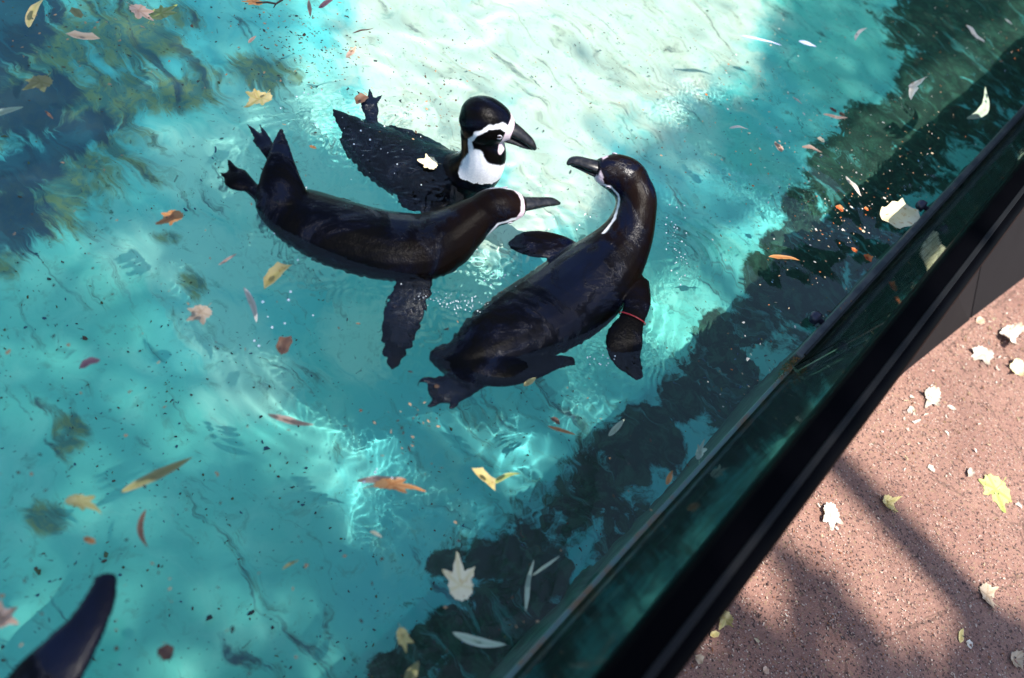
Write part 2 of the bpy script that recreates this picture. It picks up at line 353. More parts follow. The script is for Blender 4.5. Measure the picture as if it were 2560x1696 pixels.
# handrail: rounded black profile with a low ridge, on posts, running above the glass
def ridge_profile():
    pts = []
    w, h = .0385, .052
    for (x, z) in [(-w,.010),(-w,.036),(-w+.004,.045),(-w+.012,.0495),(.012,.0510),(w-.008,.047),(w-.002,.040),(w,.030),(w,.010),(w-.006,.002),(.004,0),(-w+.006,.002)]:
        pts.append((x, z))
    return pts
RAIL_X, RAIL_Z = .1935, .278
pr = ridge_profile(); n = len(pr); ysr = [-3.9, -2, 0, 1, 2, 3, 5, 8.0]
vs = [(x + RAIL_X, y, z + RAIL_Z) for y in ysr for (x, z) in pr]; fs = [(i*n+k, i*n+(k+1)%n, (i+1)*n+(k+1)%n, (i+1)*n+k) for i in range(len(ysr)-1) for k in range(n)]
fs += [tuple(range(n))[::-1], tuple((len(ysr)-1)*n + k for k in range(n))]
rail = empty('handrail', (RAIL_X, 1.0, PATH_Z)); tag(rail, 'thick black handrail running diagonally above the glass pool wall', 'handrail')
me = mesh('rail_bar', vs, fs)
import bmesh
bm = bmesh.new(); bm.from_mesh(me); bmesh.ops.bevel(bm, geom=[e for e in bm.edges if abs(e.verts[0].co.y - e.verts[1].co.y) > .1], offset=.002, segments=2, affect='EDGES'); bm.to_mesh(me); bm.free()
put(link('rail_bar', me, black.m), rail)
ins = NT('painted_highlight_grey'); ins.set(Base_Color=(.004,.0045,.005), Roughness=.6, Specular_IOR_Level=.2)  # grey colour stands in for the highlight streak along the rail
put(link('highlight_strip', box_mesh('highlight_strip', RAIL_X + .001, RAIL_X + .012, -3.85, 7.95, RAIL_Z + .0485, RAIL_Z + .0535, bevel=.0015), ins.m), rail)
for y in (-2.5, -.9, 3.9, 5.6, 7.3):
    put(link('bracket', box_mesh('bracket', WALL_X + .068, RAIL_X + .025, y, y + .05, RAIL_Z - .06, RAIL_Z - .001, bevel=.003), black.m), rail)

# dark grey cladding on the path side: upright panels close to the wall, then a part that flares out over the path
clad = NT('dark_cladding'); p = clad.pos(); cn = clad.noise(p, 6, 4); cf = clad.noise(p, 200, 2)
clad.set(Base_Color=clad.mix(cn, (.006,.0054,.0058), (.011,.0098,.0104)), Specular_IOR_Level=.15, Roughness=.7); clad.bump(cf, .15, .001)
clo = empty('wall_cladding', (.2, 2.0, PATH_Z)); tag(clo, 'dark grey panelled cladding flaring out from the pool wall beside the path', 'cladding')
def foot(y):                             # where the foot of the cladding stands
    return .385 if y < 2.2 else .414 + (y - 2.29) * .163
def slab(name, y0, y1, xt, xf0, xf1, zt, zb):
    th = .02
    a = [(xt, y0, zt), (xt, y1, zt), (xf1, y1, zb), (xf0, y0, zb)]
    b = [(x - th, y, z - .004) for x, y, z in a]
    f = [(0,3,2,1),(4,5,6,7),(0,1,5,4),(1,2,6,5),(2,3,7,6),(3,0,4,7)]
    me = mesh(name, a + b, f, False); bm = bmesh.new(); bm.from_mesh(me); bmesh.ops.recalc_face_normals(bm, faces=bm.faces)
    bmesh.ops.bevel(bm, geom=list(bm.edges), offset=.0025, segments=2, affect='EDGES'); bm.to_mesh(me); bm.free(); return me
for y0, y1 in ((-3.9,-2.3),(-2.295,-.7),(-.695,.9),(.905,2.24)):
    put(link('cladding_panel', slab('cladding_panel', y0, y1, WALL_X + .075, .385, .385, .0, PATH_Z - .01), clad.m), clo)
for y0, y1 in ((2.25,2.83),(2.836,3.9),(3.906,5.2),(5.206,8.0)):
    put(link('cladding_panel', slab('cladding_panel', y0, y1, WALL_X + .075, foot(max(y0,2.29)), foot(y1), .0, PATH_Z - .01), clad.m), clo)

# far sides of the pool with coping stones (beyond the picture)
cop = NT('coping'); cop.set(Base_Color=cop.mix(cop.noise(cop.pos(), 8), (.3,.29,.26), (.42,.4,.36)), Roughness=.8)
for nm, a in (('pool_side', (X_FAR-.2, X_FAR, Y_NEAR-.2, Y_FAR+.2)), ('pool_side', (X_FAR, WALL_X-.001, Y_FAR, Y_FAR+.2)), ('pool_side', (X_FAR, WALL_X-.001, Y_NEAR-.2, Y_NEAR))):
    tag(link(nm, box_mesh(nm, *a, -DEPTH-.1, .12, bevel=.01), cop.m), kind='structure')

# ================================================================== TREE whose crown shades the pool (stands on the path side, towards the sun)
def px_of(p):
    c = AX.T @ (np.array(p) - np.array([0, 0, CAM_H]))
    if c[2] > -.01: return None
    return (1280 - F_PX * c[0] / c[2], 848 + F_PX * c[1] / c[2])
def inside(pt, poly):
    x, y = pt; r = False; j = len(poly) - 1
    for i in range(len(poly)):
        xi, yi = poly[i]; xj, yj = poly[j]
        if (yi > y) != (yj > y) and x < (xj - xi) * (y - yi) / (yj - yi) + xi: r = not r
        j = i
    return r
def tube_mesh(paths, seg=10):
    vs, fs = [], []
    for path in paths:
        pts = [Vector(a[0]) for a in path]; b0 = len(vs)
        for i, (q, r) in enumerate(path):
            q = Vector(q); d = (pts[min(i+1, len(pts)-1)] - pts[max(i-1, 0)]).normalized()
            u = d.cross(Vector((0.3, 0.2, 1))).normalized(); w = d.cross(u)
            for k in range(seg):
                a = 2 * math.pi * k / seg; vs.append(q + (u * math.cos(a) + w * math.sin(a)) * r)
        for i in range(len(path) - 1):
            for k in range(seg): fs.append((b0+i*seg+k, b0+i*seg+(k+1)%seg, b0+(i+1)*seg+(k+1)%seg, b0+(i+1)*seg+k))
    return vs, fs
tr = random.Random(21)
bark = NT('bark'); bark.set(Base_Color=bark.mix(bark.noise(bark.pos(), 6, 4), (.10,.08,.055), (.28,.25,.19)), Roughness=.9)
leafm = NT('tree_leaf'); leafm.set(Base_Color=leafm.mix(leafm.noise(leafm.pos(), 9), (.045,.085,.02), (.12,.12,.03)), Roughness=.6)
tree = empty('plane_tree', (6.2, 1.2, PATH_Z)); tag(tree, 'broad plane tree on the path side whose crown shades the pool', 'tree')
T0 = 9.0                                 # metres up the sun's direction at which the crown hangs
base = Vector((6.2, 1.2, PATH_Z)); fork = Vector((5.6, 1.4, 3.8))
limbs = [[(base, .34), (base.lerp(fork, .5) + Vector((.1,-.1,0)), .27), (fork, .22)]]
def up_sun(q, t): return Vector(q) + sun_dir * t
for (x, y) in [(300,300),(700,1100),(1800,400),(1250,700),(200,900)]:
    e = up_sun(P(x, y), T0 + .2); m_ = fork.lerp(e, .5) + Vector((0, 0, .5))
    limbs.append([(fork, .17), (fork.lerp(m_, .5) + Vector((0,0,.15)), .13), (m_, .09), (e, .03)])
# two limbs whose soft shadows cross the path
for pts in ([(1880,1310,.020),(1990,1400,.036),(2090,1500,.05),(2170,1600,.06),(2260,1760,.07)], [(2290,1330,.04),(2380,1480,.045),(2440,1600,.06),(2500,1760,.075)]):
    limbs.append([(up_sun(P(x, y, PATH_Z), 10.0), r * .85) for x, y, r in pts] + [(fork + Vector((-.2,0,-.2)), .14)])
put(link('trunk', mesh('trunk', *tube_mesh(limbs, 12)), bark.m), tree)
SUNNY = [[(620,-900),(760,-80),(800,120),(850,250),(1010,330),(1120,480),(1250,590),(1330,520),(1500,430),(1560,330),(1660,230),(1780,130),(1960,90),(2010,-80),(2300,-900)]]
cv, cf = [], []
def leaf_at(c, s):
    d = Vector((tr.gauss(0,1), tr.gauss(0,1), tr.gauss(0,1))).normalized(); e = d.cross(Vector((tr.gauss(0,1), tr.gauss(0,1), tr.gauss(0,1)))).normalized()
    nrm = (sun_dir * .9 + Vector((tr.gauss(0,.5), tr.gauss(0,.5), tr.gauss(0,.5)))).normalized()
    e = nrm.cross(d).normalized(); d = e.cross(nrm).normalized()
    b = len(cv); cv.extend([c - d*s, c - d*.2*s + e*.75*s, c + d*s, c - d*.2*s - e*.75*s, c + d*.1*s + nrm*.12*s]); cf.extend([(b,b+1,b+4),(b+1,b+2,b+4),(b+2,b+3,b+4),(b+3,b,b+4)])
cnt = 0
while cnt < 60000:
    x = tr.uniform(-3.6, .4); y = tr.uniform(-1.2, 6.5)
    q = px_of((x - .15, y, 0)); keep = .62
    if q is not None:
        if inside(q, SUNNY[0]): keep = .02
        elif x > -.14 and y > 1.5: keep = 0.08
        elif q[0] > 1650 and q[1] < 480: keep = .95
        elif 700 < q[0] < 1700 and 350 < q[1] < 1050: keep = .34
        elif q[1] > 1150 or q[0] < 250: keep = .97 if q[0] < 1300 else .5
        elif q[0] > 1480 + (1250 - q[1]) * .60 and q[1] > 500: keep = .42
    cnt += 1
    if tr.random() > keep * (1 + .25 * mnoise.noise(Vector((x * 1.6, y * 1.6, 3.1)))): continue
    leaf_at(up_sun((x, y, 0), T0 + tr.gauss(0, .5)), tr.uniform(.024, .042))
SH_PATH = [(1640,1760),(1780,1500),(1960,1330),(2040,1360),(2120,1480),(2210,1600),(2290,1760)]
for k in range(900):
    x = tr.uniform(1600, 2560); y = tr.uniform(1250, 1760)
    if inside((x, y), SH_PATH): 
        if tr.random() > .19: continue
    elif y > 1560 + (2560 - x) * .12: 
        if tr.random() > .35: continue
    else: continue
    leaf_at(up_sun(P(x, y, PATH_Z), 11 + tr.gauss(0, .6)), tr.uniform(.05, .08))
cr = put(link('crown', mesh('crown', cv, cf, False), leafm.m), tree); cr['kind'] = 'stuff'

hedge = empty('evergreen_hedge', (-1.5, Y_FAR + 2.2, PATH_Z)); tag(hedge, 'tall dark evergreen hedge beyond the far end of the pool', 'hedge')
hm = NT('evergreen_leaf'); hm.set(Base_Color=hm.mix(hm.noise(hm.pos(), 4), (.012,.028,.012), (.03,.05,.015)), Roughness=.8)
hv, hf = [], []
for k in range(26000):
    x = tr.uniform(-9, 5.5); top = 8.6 + 1.6 * mnoise.noise(Vector((x * .8, 0, 2))) + .5 * mnoise.noise(Vector((x * 3, 1, 2)))
    z = PATH_Z + top * tr.random() ** .8; y = Y_FAR + 1.2 + abs(tr.gauss(0, .35)) + .5 * mnoise.noise(Vector((x, z, 0))) + .12 * z
    c = Vector((x, y, z)); d = Vector((tr.gauss(0,1), tr.gauss(0,.6), tr.gauss(0,1))).normalized() * tr.uniform(.10, .24); e = d.cross(Vector((0,1,.3))).normalized() * d.length * .55
    b = len(hv); hv += [c - d, c + e, c + d, c - e]; hf.append((b, b+1, b+2, b+3))
o = put(link('foliage', mesh('foliage', hv, hf, False), hm.m), hedge); o['kind'] = 'stuff'
hl = []
for k in range(8):
    x = -8.5 + k * 1.9; hl.append([((x, Y_FAR + 2.3, PATH_Z - .03), .12), ((x + .1, Y_FAR + 2.4, 3), .09), ((x, Y_FAR + 2.6, 7), .03)])
put(link('stem', mesh('stem', *tube_mesh(hl, 8)), bark.m), hedge)

# ================================================================== PENGUINS
def catmull(pts, n):
    pts = np.asarray(pts, float); m = len(pts); out = []
    Pp = np.vstack([2*pts[0]-pts[1], pts, 2*pts[-1]-pts[-2]])
    for i in range(m - 1):
        p0, p1, p2, p3 = Pp[i], Pp[i+1], Pp[i+2], Pp[i+3]
        for k in range(n):
            t = k / n; out.append(.5 * ((2*p1) + (-p0+p2)*t + (2*p0-5*p1+4*p2-p3)*t*t + (-p0+3*p1-3*p2+p3)*t**3))
    out.append(pts[-1]); return np.array(out)
def loft(rows, seg=20, n=6):
    """rows: (point, side radius, up radius, up vector) -> closed smooth tube"""
    D = np.array([[*r[0], r[1], r[2], *r[3]] for r in rows], float); D = catmull(D, n)
    C = D[:, :3]; T = np.gradient(C, axis=0); T /= np.linalg.norm(T, axis=1)[:, None] + 1e-9
    U = D[:, 5:8]; U = U - (U * T).sum(1)[:, None] * T; U /= np.linalg.norm(U, axis=1)[:, None] + 1e-9
    S = np.cross(T, U); ra = np.maximum(D[:, 3], .0015); rb = np.maximum(D[:, 4], .0015)
    vs = []; fs = []
    for i in range(len(C)):
        for k in range(seg):
            a = 2 * math.pi * k / seg; vs.append(C[i] + S[i] * ra[i] * math.cos(a) + U[i] * rb[i] * math.sin(a))
    for i in range(len(C) - 1):
        for k in range(seg): fs.append((i*seg+k, i*seg+(k+1)%seg, (i+1)*seg+(k+1)%seg, (i+1)*seg+k))
    a = len(vs); vs.append(C[0] - T[0] * ra[0] * .35); vs.append(C[-1] + T[-1] * ra[-1] * .35)
    for k in range(seg): fs.append((a, (k+1)%seg, k)); fs.append((a+1, (len(C)-1)*seg+k, (len(C)-1)*seg+(k+1)%seg))
    return vs, fs, (C, T, U, S, ra)
def row(x, y, z, rpx, ratio=1.0, up=(0,0,1), rb=None):
    pt = below(x, y, z); r = metres(x, y, z, rpx); return (tuple(pt), r, rb if rb is not None else r * ratio, up)

pen = NT('penguin_plumage'); p = pen.obj()
f1 = pen.noise(p, 45, 4, .6); f2 = pen.noise(p, 260, 3, .6); f3 = pen.noise(pen.mapping(p, (1,1,1)), 6.0, 9, .68, .9); wet = pen.step(f3, .48, .56)
wcol = pen.mix(pen.step(f2, .3, .8), (.62,.63,.68), (.78,.78,.80))
blk = pen.mix(pen.step(f3, .40, .62), (.0012,.0010,.0009), (.0013,.0028,.0130))  # navy patches put the sky's blue sheen into the plumage colour
blk = pen.mix(pen.math('MULTIPLY', pen.attr('brown'), pen.step(f3, .62, .42)), blk, (.009,.0038,.002))
wm_ = pen.step(pen.math('ADD', pen.attr('white'), pen.math('MULTIPLY', pen.math('SUBTRACT', f1, .5), .006)), -.0012, .0012)
pk = pen.step(pen.math('ADD', pen.attr('pink'), pen.math('MULTIPLY', pen.math('SUBTRACT', f1, .5), .004)), -.001, .001)
c = pen.mix(wm_, blk, wcol); c = pen.mix(pk, c, (.58,.47,.53))
pen.set(Base_Color=c, Specular_IOR_Level=pen.math('ADD', .07, pen.math('MULTIPLY', wet, .15)), Roughness=pen.math('SUBTRACT', .34, pen.math('MULTIPLY', wet, .12)))
pen.b.inputs['Coat Weight'].default_value = .0
hb = pen.math('ADD', pen.math('MULTIPLY', f1, .7), pen.math('MULTIPLY', f2, .35)); hb = pen.math('ADD', hb, pen.math('MULTIPLY', wet, -.35)); pen.bump(pen.math('MULTIPLY', hb, pen.math('SUBTRACT', 1.0, pen.math('MULTIPLY', wm_, .8))), .55, .0035)
beakm = NT('penguin_bill'); p = beakm.obj(); bnz = beakm.noise(p, 120, 3)
beakm.set(Base_Color=beakm.mix(beakm.step(bnz, .4, .7), (.007,.007,.009), (.025,.023,.024)), Roughness=.32); beakm.bump(bnz, .2, .001)
eyem = NT('penguin_eye'); eyem.set(Base_Color=(.02,.008,.006), Roughness=.05)
lidm = NT('penguin_eye_ring'); lidm.set(Base_Color=(.42,.40,.46), Roughness=.4)

def seg_sd(q, a, b, wa, wb):
    """signed distance (positive inside) to a tapering band from a to b in 2-D"""
    a = np.array(a); b = np.array(b); ab = b - a; t = np.clip(((q - a) @ ab) / (ab @ ab), 0, 1)
    return (wa + (wb - wa) * t) - np.linalg.norm(q - (a + t[:, None] * ab), axis=1)

def penguin(label, tubes, head, beak, white=True, eyes=True, ventral=None, voxel=.0034, loc=None, group=None, name='penguin', bw=1.0, bv=0.0, brown=1.0, thr=-1.1, chest_z=None):
    """tubes: list of row lists, the first is the spine from rump to nape; head = rows; beak = rows"""
    V, Fc = [], []
    frames = None
    for i, t in enumerate(tubes + ([head] if head else [])):
        v, f, fr = loft(t); b = len(V); V += v; Fc += [tuple(a + b for a in g) for g in f]
        if i == 0: frames = fr
        if head and i == len(tubes): hfr = fr
    loc = Vector(tubes[0][2][0]) if loc is None else loc
    root = empty(name, loc); tag(root, label, 'penguin', group)
    me0 = mesh('tmp', V, Fc); tmp = bpy.data.objects.new('tmp', me0); sc.collection.objects.link(tmp)
    md = tmp.modifiers.new('r', 'REMESH'); md.mode = 'VOXEL'; md.voxel_size = voxel; md.use_smooth_shade = True
    sm = tmp.modifiers.new('s', 'SMOOTH'); sm.factor = .5; sm.iterations = 5
    dg = bpy.context.evaluated_depsgraph_get(); me = bpy.data.meshes.new_from_object(tmp.evaluated_get(dg))
    bpy.data.objects.remove(tmp); bpy.data.meshes.remove(me0); me.name = 'body'
    n = len(me.vertices); co = np.empty(n * 3, np.float32); me.vertices.foreach_get('co', co); co = co.reshape(-1, 3).astype(float)
    C, T, U, S, ra = frames
    d2 = ((co[:, None, :] - C[None, ::2, :]) ** 2).sum(2); k = d2.argmin(1) * 2
    off = co - C[k]; ven = -(off * U[k]).sum(1); sid = (off * S[k]).sum(1); tt = k / (len(C) - 1); rr = ra[k]
    W = np.full(n, -.02); PK = np.full(n, -.02); BR = np.clip((tt - .45) * 2.4, 0, 1)
    # belly: white underside of the trunk
    belly = ven - rr * (.35 if ventral is None else ventral); core = np.linalg.norm(off, axis=1) < rr * 1.12; W = np.maximum(W, np.where((tt < .97) & (tt > .12) & core, np.minimum(belly, .02), -.02))
    inhead = np.zeros(n, bool)
    if head:
        Ch, Th, Uh, Sh, rh = hfr; hc = Ch[len(Ch)//2]; fw = Th[len(Th)//2]; up = Uh[len(Uh)//2]; sd = Sh[len(Sh)//2]
        L = np.linalg.norm(Ch[-1] - Ch[0]) / 2; R0 = rh.max(); L = L + .0
        q = co - hc; u = (q @ fw) / .045; v = (q @ up) / R0 + bv; s = (q @ sd) / R0
        uv = np.stack([u, v], 1); near = (np.abs(u) < 2.6) & (v > -2.9) & (np.linalg.norm(q, axis=1) < .15)
        band = np.maximum.reduce([seg_sd(uv, (.78,.34), (.30,.56), .15,.13), seg_sd(uv, (.30,.56), (-.35,.46), .12,.13), seg_sd(uv, (-.35,.46), (-.78,.02), .13,.15),
                                  seg_sd(uv, (-.78,.02), (-.80,-.60), .13,.13), seg_sd(uv, (-.80,-.60), (-.45,-1.30), .13,.20), seg_sd(uv, (-.25,-1.15), (.1,-1.8), .40,.7)]) * .035 - (1 - bw) * .0045
        band = np.where(np.abs(s) < .30, -.02, band)
        # throat: below the black chin everything in front is white
        throat = np.minimum((thr - v - .25 * u) * .03, (u + .62) * .03)
        wh = np.maximum(band, throat)
        chin = np.minimum.reduce([(v + 1.02 + .25 * u) * .03, (.48 - v) * .03])       # black cheeks and chin keep clear of the throat
        inhead = near
        W = np.where(near, wh if white else -.02, W)
        pk = np.maximum(seg_sd(uv, (.84,.42), (.80,-.05), .24,.20), seg_sd(uv, (.80,-.05), (.92,-.62), .22,.28)) * .035
        ringb = np.minimum((.13 - np.abs(u - .93)) * .035, (.75 - v) * .03); pk = np.maximum(pk, ringb) if bv > 0 else pk
        PK = np.where(near & (u > .5), pk, PK)
        BR = np.where(near, .75, BR)
    if chest_z is not None:
        nz = np.array([mnoise.noise(Vector(tuple(c_ * 60))) for c_ in co]) * .008
        W = np.where(co[:, 2] + nz < chest_z + .12 * (co[:, 0] - hc[0] + .02), -.02, W)
    attr(me, 'white', W); attr(me, 'pink', PK); attr(me, 'brown', BR * brown)
    me.transform(Matrix.Translation(-loc))
    me.polygons.foreach_set('use_smooth', [True] * len(me.polygons))
    me.materials.clear()
    body = link('body', me, pen.m, root); body.cycles.is_caustics_receiver = True
    if beak:
        for nm, rows in beak:
            v, f, _ = loft(rows, 18, 5); mb = mesh(nm, v, f); mb.transform(Matrix.Translation(-loc)); link(nm, mb, beakm.m, root)
    if head and eyes:
        for sgn in (-1, 1):
            pe = Vector(hc + fw * .045 * .34 + up * R0 * .13 + sd * sgn * R0 * .90)
            # drop the eye onto the skin
            import mathutils
            bvh = mathutils.bvhtree.BVHTree.FromObject(body, bpy.context.evaluated_depsgraph_get()) if False else None
            kk = np.argmin(((co - np.array(pe)) ** 2).sum(1)); pe = Vector(co[kk]); nr = Vector(sd * sgn)
            vs, fs = [], []
            for a_i in range(7):
                for b_i in range(14):
                    th = math.pi * a_i / 6; ph = 2 * math.pi * b_i / 14; vs.append((math.sin(th)*math.cos(ph)*.0042, math.sin(th)*math.sin(ph)*.0042, math.cos(th)*.0034))
            fs = [(a*14+b, a*14+(b+1)%14, (a+1)*14+(b+1)%14, (a+1)*14+b) for a in range(6) for b in range(14)]
            rot = nr.to_track_quat('Z', 'Y').to_matrix().to_4x4()
            me_e = mesh('eye', vs, fs); me_e.transform(Matrix.Translation(pe - loc - nr * .0008) @ rot); eo = link('eye', me_e, eyem.m, root)
            tv, tf = [], []
            for a_i in range(18):
                for b_i in range(8):
                    A = 2*math.pi*a_i/18; B = 2*math.pi*b_i/8; rr_ = .0056 + .0013*math.cos(B); tv.append((rr_*math.cos(A), rr_*math.sin(A)*.8, .0013*math.sin(B)))
            tf = [(a*8+b, a*8+(b+1)%8, ((a+1)%18)*8+(b+1)%8, ((a+1)%18)*8+b) for a in range(18) for b in range(8)]
            me_r = mesh('eye_ring', tv, tf); me_r.transform(Matrix.Translation(pe - loc + nr*.0004) @ rot); link('eye_ring', me_r, lidm.m, eo)
    return root

def unit(v): v = np.array(v, float); return tuple(v / np.linalg.norm(v))
UPV = (0, 0, 1)
# ---- A: swims left of centre, back above the water, bill to the right
A_spine = [row(668,480,-.012,42,.5), row(712,518,-.014,78,.55), row(775,552,-.028,100,.62), row(860,585,-.032,106,.68), row(960,612,-.028,106,.72), row(1050,620,-.016,98,.8),
           row(1110,600,.012,82,.9), row(1152,572,.034,66,.95), row(1192,544,.056,53,1), row(1228,526,.072,45,1)]
upA = (.50,-.35,1.0)
A_head = [row(1188,534,.066,36,1,upA), row(1216,522,.075,46,1,upA), row(1250,516,.081,48,.97,upA), row(1284,515,.082,39,.92,upA), row(1306,516,.080,26,.85,upA)]
A_beak = [('upper_bill', [row(1298,511,.084,23,.65), row(1325,508,.086,18,.65), row(1355,505,.083,14,.65), row(1382,505,.080,12,.7), row(1399,509,.074,4,1)]),
          ('lower_bill', [row(1298,518,.075,17,.4), row(1330,515,.077,12,.4), row(1360,512,.076,8,.45), row(1384,511,.073,4,.6)])]
A_tail = [row(712,520,-.002,72,.45), row(703,455,.016,54,.42), row(702,405,.03,36,.36), row(702,352,.04,18,.3), row(703,318,.05,3,.6)]
def foot_rows(leg, pad, toes):
    out = [leg + [pad[0]], pad]
    for t in toes: out.append(t)
    return out
A_f1 = [[row(690,520,-.02,22), row(655,497,-.008,18), row(625,468,.0,22,.5), row(598,450,.004,36,.28), row(580,440,.004,34,.22), row(566,434,.004,16,.2)],
        [row(598,440,.004,14,.6), row(582,420,.006,11,.5), row(571,400,.006,5,.6)], [row(585,450,.004,16,.5), row(566,442,.004,10,.5), row(551,432,.004,4,.6)],
        [row(605,470,.002,14,.5), row(580,468,.0,10,.5), row(560,455,0,5,.6)]]
A_f2 = [[row(700,440,-.01,20), row(684,395,.0,20,.5), row(668,372,.006,20,.35), row(656,356,.006,14,.3)],
        [row(668,368,.006,11,.5), row(642,338,.008,11,.4), row(617,308,.008,3,.6)], [row(674,362,.006,11,.5), row(662,336,.008,9,.4), row(648,309,.008,3,.6)],
        [row(670,378,.004,12,.5), row(650,366,.004,9,.5), row(634,350,.004,5,.6)]]
A_fl = [row(1055,672,-.015,34,.3), row(1035,720,-.03,46,.18), row(1010,780,-.045,50,.14), row(995,840,-.055,44,.12), row(985,890,-.062,28,.12), row(980,925,-.066,10,.2)]
A_fl2 = [row(1040,585,-.02,28,.35), row(970,560,-.045,36,.2), row(890,530,-.055,34,.16), row(830,500,-.06,20,.16)]
penguin('dark penguin swimming with raised pointed tail and both webbed feet at the surface', [A_spine, A_tail, A_fl, A_fl2] + A_f1 + A_f2, A_head, A_beak, group='penguins swimming in the pool', bw=.62, bv=.12, thr=-.55)

# ---- B: head upright out of the water, body below the surface to the left
B_spine = [row(878,322,-.06,50,.5), row(925,356,-.065,80,.5), row(985,398,-.068,98,.5), row(1050,428,-.065,104,.52), row(1110,444,-.055,96,.65), row(1160,440,-.03,74,.9),
           row(1192,424,.02,62,1,(-.7,-.2,.4)), row(1208,392,.065,58,1,(-.9,-.4,.1)), row(1206,352,.105,54,1,(-.9,-.4,.0)), row(1200,322,.135,51,1,(-.9,-.4,0))]
B_up = (0,0,1)
B_head = [row(1158,300,.152,36,1.1), row(1180,300,.155,54,1.08), row(1210,304,.157,61,1.02), row(1240,312,.155,54,.98), row(1264,322,.150,38,.95), row(1280,330,.146,24,.9)]
B_beak = [('upper_bill', [row(1262,318,.156,26,.76), row(1284,326,.155,22,.74), row(1306,340,.149,17,.74), row(1326,357,.139,13,.8), row(1338,373,.126,5,1)]),
          ('lower_bill', [row(1266,340,.136,23,.5), row(1290,352,.132,16,.5), row(1312,364,.127,11,.5), row(1332,372,.122,5,.5)])]
B_tail = [row(905,335,-.045,44,.35), row(870,305,-.04,32,.3), row(845,285,-.035,16,.3), row(832,272,-.03,4,.5)]
B_f1 = [[row(925,335,-.055,18), row(930,296,-.045,17,.4), row(926,270,-.038,24,.22), row(918,254,-.034,20,.2)], [row(918,262,-.034,9,.5), row(904,240,-.03,7,.5), row(892,228,-.028,3,.6)],
        [row(924,258,-.034,9,.5), row(926,236,-.03,7,.5), row(924,222,-.028,3,.6)], [row(930,262,-.034,9,.5), row(946,246,-.03,7,.5), row(956,238,-.028,3,.6)]]
B_fl = [row(1130,480,-.035,30,.35), row(1085,500,-.05,38,.2), row(1045,505,-.06,36,.15), row(1000,500,-.07,20,.16)]
B_fl2 = [row(1110,390,-.035,30,.35), row(1050,360,-.05,36,.2), row(985,335,-.055,32,.15), row(930,320,-.06,14,.2)]
penguin('penguin holding its black and white striped head upright above the water', [B_spine, B_tail, B_fl, B_fl2] + B_f1, B_head, B_beak, group='penguins swimming in the pool', ventral=-.15, brown=.06, bw=.60, chest_z=.022)

# ---- C: curved neck to the left, broad back, red band on one flipper
C_spine = [row(1105,895,-.02,32,.6), row(1160,890,-.02,58,.6), row(1225,858,-.026,86,.62), row(1305,815,-.030,106,.62), row(1395,765,-.027,114,.66), row(1470,708,-.014,108,.72), row(1528,650,.015,88,.8),
           row(1566,594,.045,68,.9), row(1586,540,.075,55,.95), row(1590,495,.10,51,1), row(1574,460,.115,49,1)]
upC = (.75,.1,.75)
C_head = [row(1590,478,.112,44,1,upC), row(1568,450,.120,52,1,upC), row(1540,434,.126,49,.97,upC), row(1512,428,.128,39,.92,upC), row(1492,425,.127,28,.88,upC)]
C_beak = [('upper_bill', [row(1500,420,.131,21,.65), row(1474,412,.131,18,.65), row(1448,404,.128,15,.7), row(1430,404,.124,12,.8), row(1418,411,.118,4,1)]),
          ('lower_bill', [row(1500,436,.118,18,.45), row(1476,428,.117,14,.42), row(1452,420,.115,9,.45), row(1428,413,.114,4,.5)])]
C_rump = [row(1080,884,-.02,22,.6), row(1130,905,-.018,44,.5), row(1190,918,-.015,52,.5), row(1260,922,-.012,52,.45), row(1330,918,-.012,36,.4), row(1390,905,-.01,22,.3), row(1436,903,-.008,14,.3)]
C_tail = [row(1130,895,-.01,44,.4), row(1158,932,-.004,34,.35), row(1190,968,.0,6,.5)]
C_f1 = [[row(1230,940,-.03,18), row(1185,962,-.025,22,.5), row(1140,972,-.02,38,.28), row(1100,974,-.018,40,.2), row(1072,968,-.016,22,.25)],
        [row(1105,985,-.018,14,.5), row(1085,1008,-.016,11,.5), row(1068,1018,-.014,5,.6)], [row(1140,985,-.018,14,.5), row(1136,1010,-.016,11,.5), row(1124,1022,-.014,6,.6)], [row(1095,960,-.016,14,.5), row(1066,950,-.014,10,.5), row(1048,954,-.012,5,.6)]]
C_fl = [row(1455,640,-.008,24,.5), row(1415,618,.0,34,.3), row(1365,612,.002,45,.2), row(1320,612,.0,42,.17), row(1288,612,-.004,26,.2), row(1270,610,-.008,9,.4)]
C_fr = [row(1590,700,.012,36,.5), row(1595,750,.022,36,.3), row(1580,800,.016,34,.25), row(1562,850,.004,52,.14), row(1566,890,-.010,50,.13), row(1586,925,-.02,30,.15), row(1600,948,-.025,14,.2)]
penC = penguin('penguin with curved neck and a red band on its right flipper', [C_spine, C_rump, C_tail, C_fl, C_fr] + C_f1, C_head, C_beak, group='penguins swimming in the pool', ventral=.12, bw=.5, bv=.35)
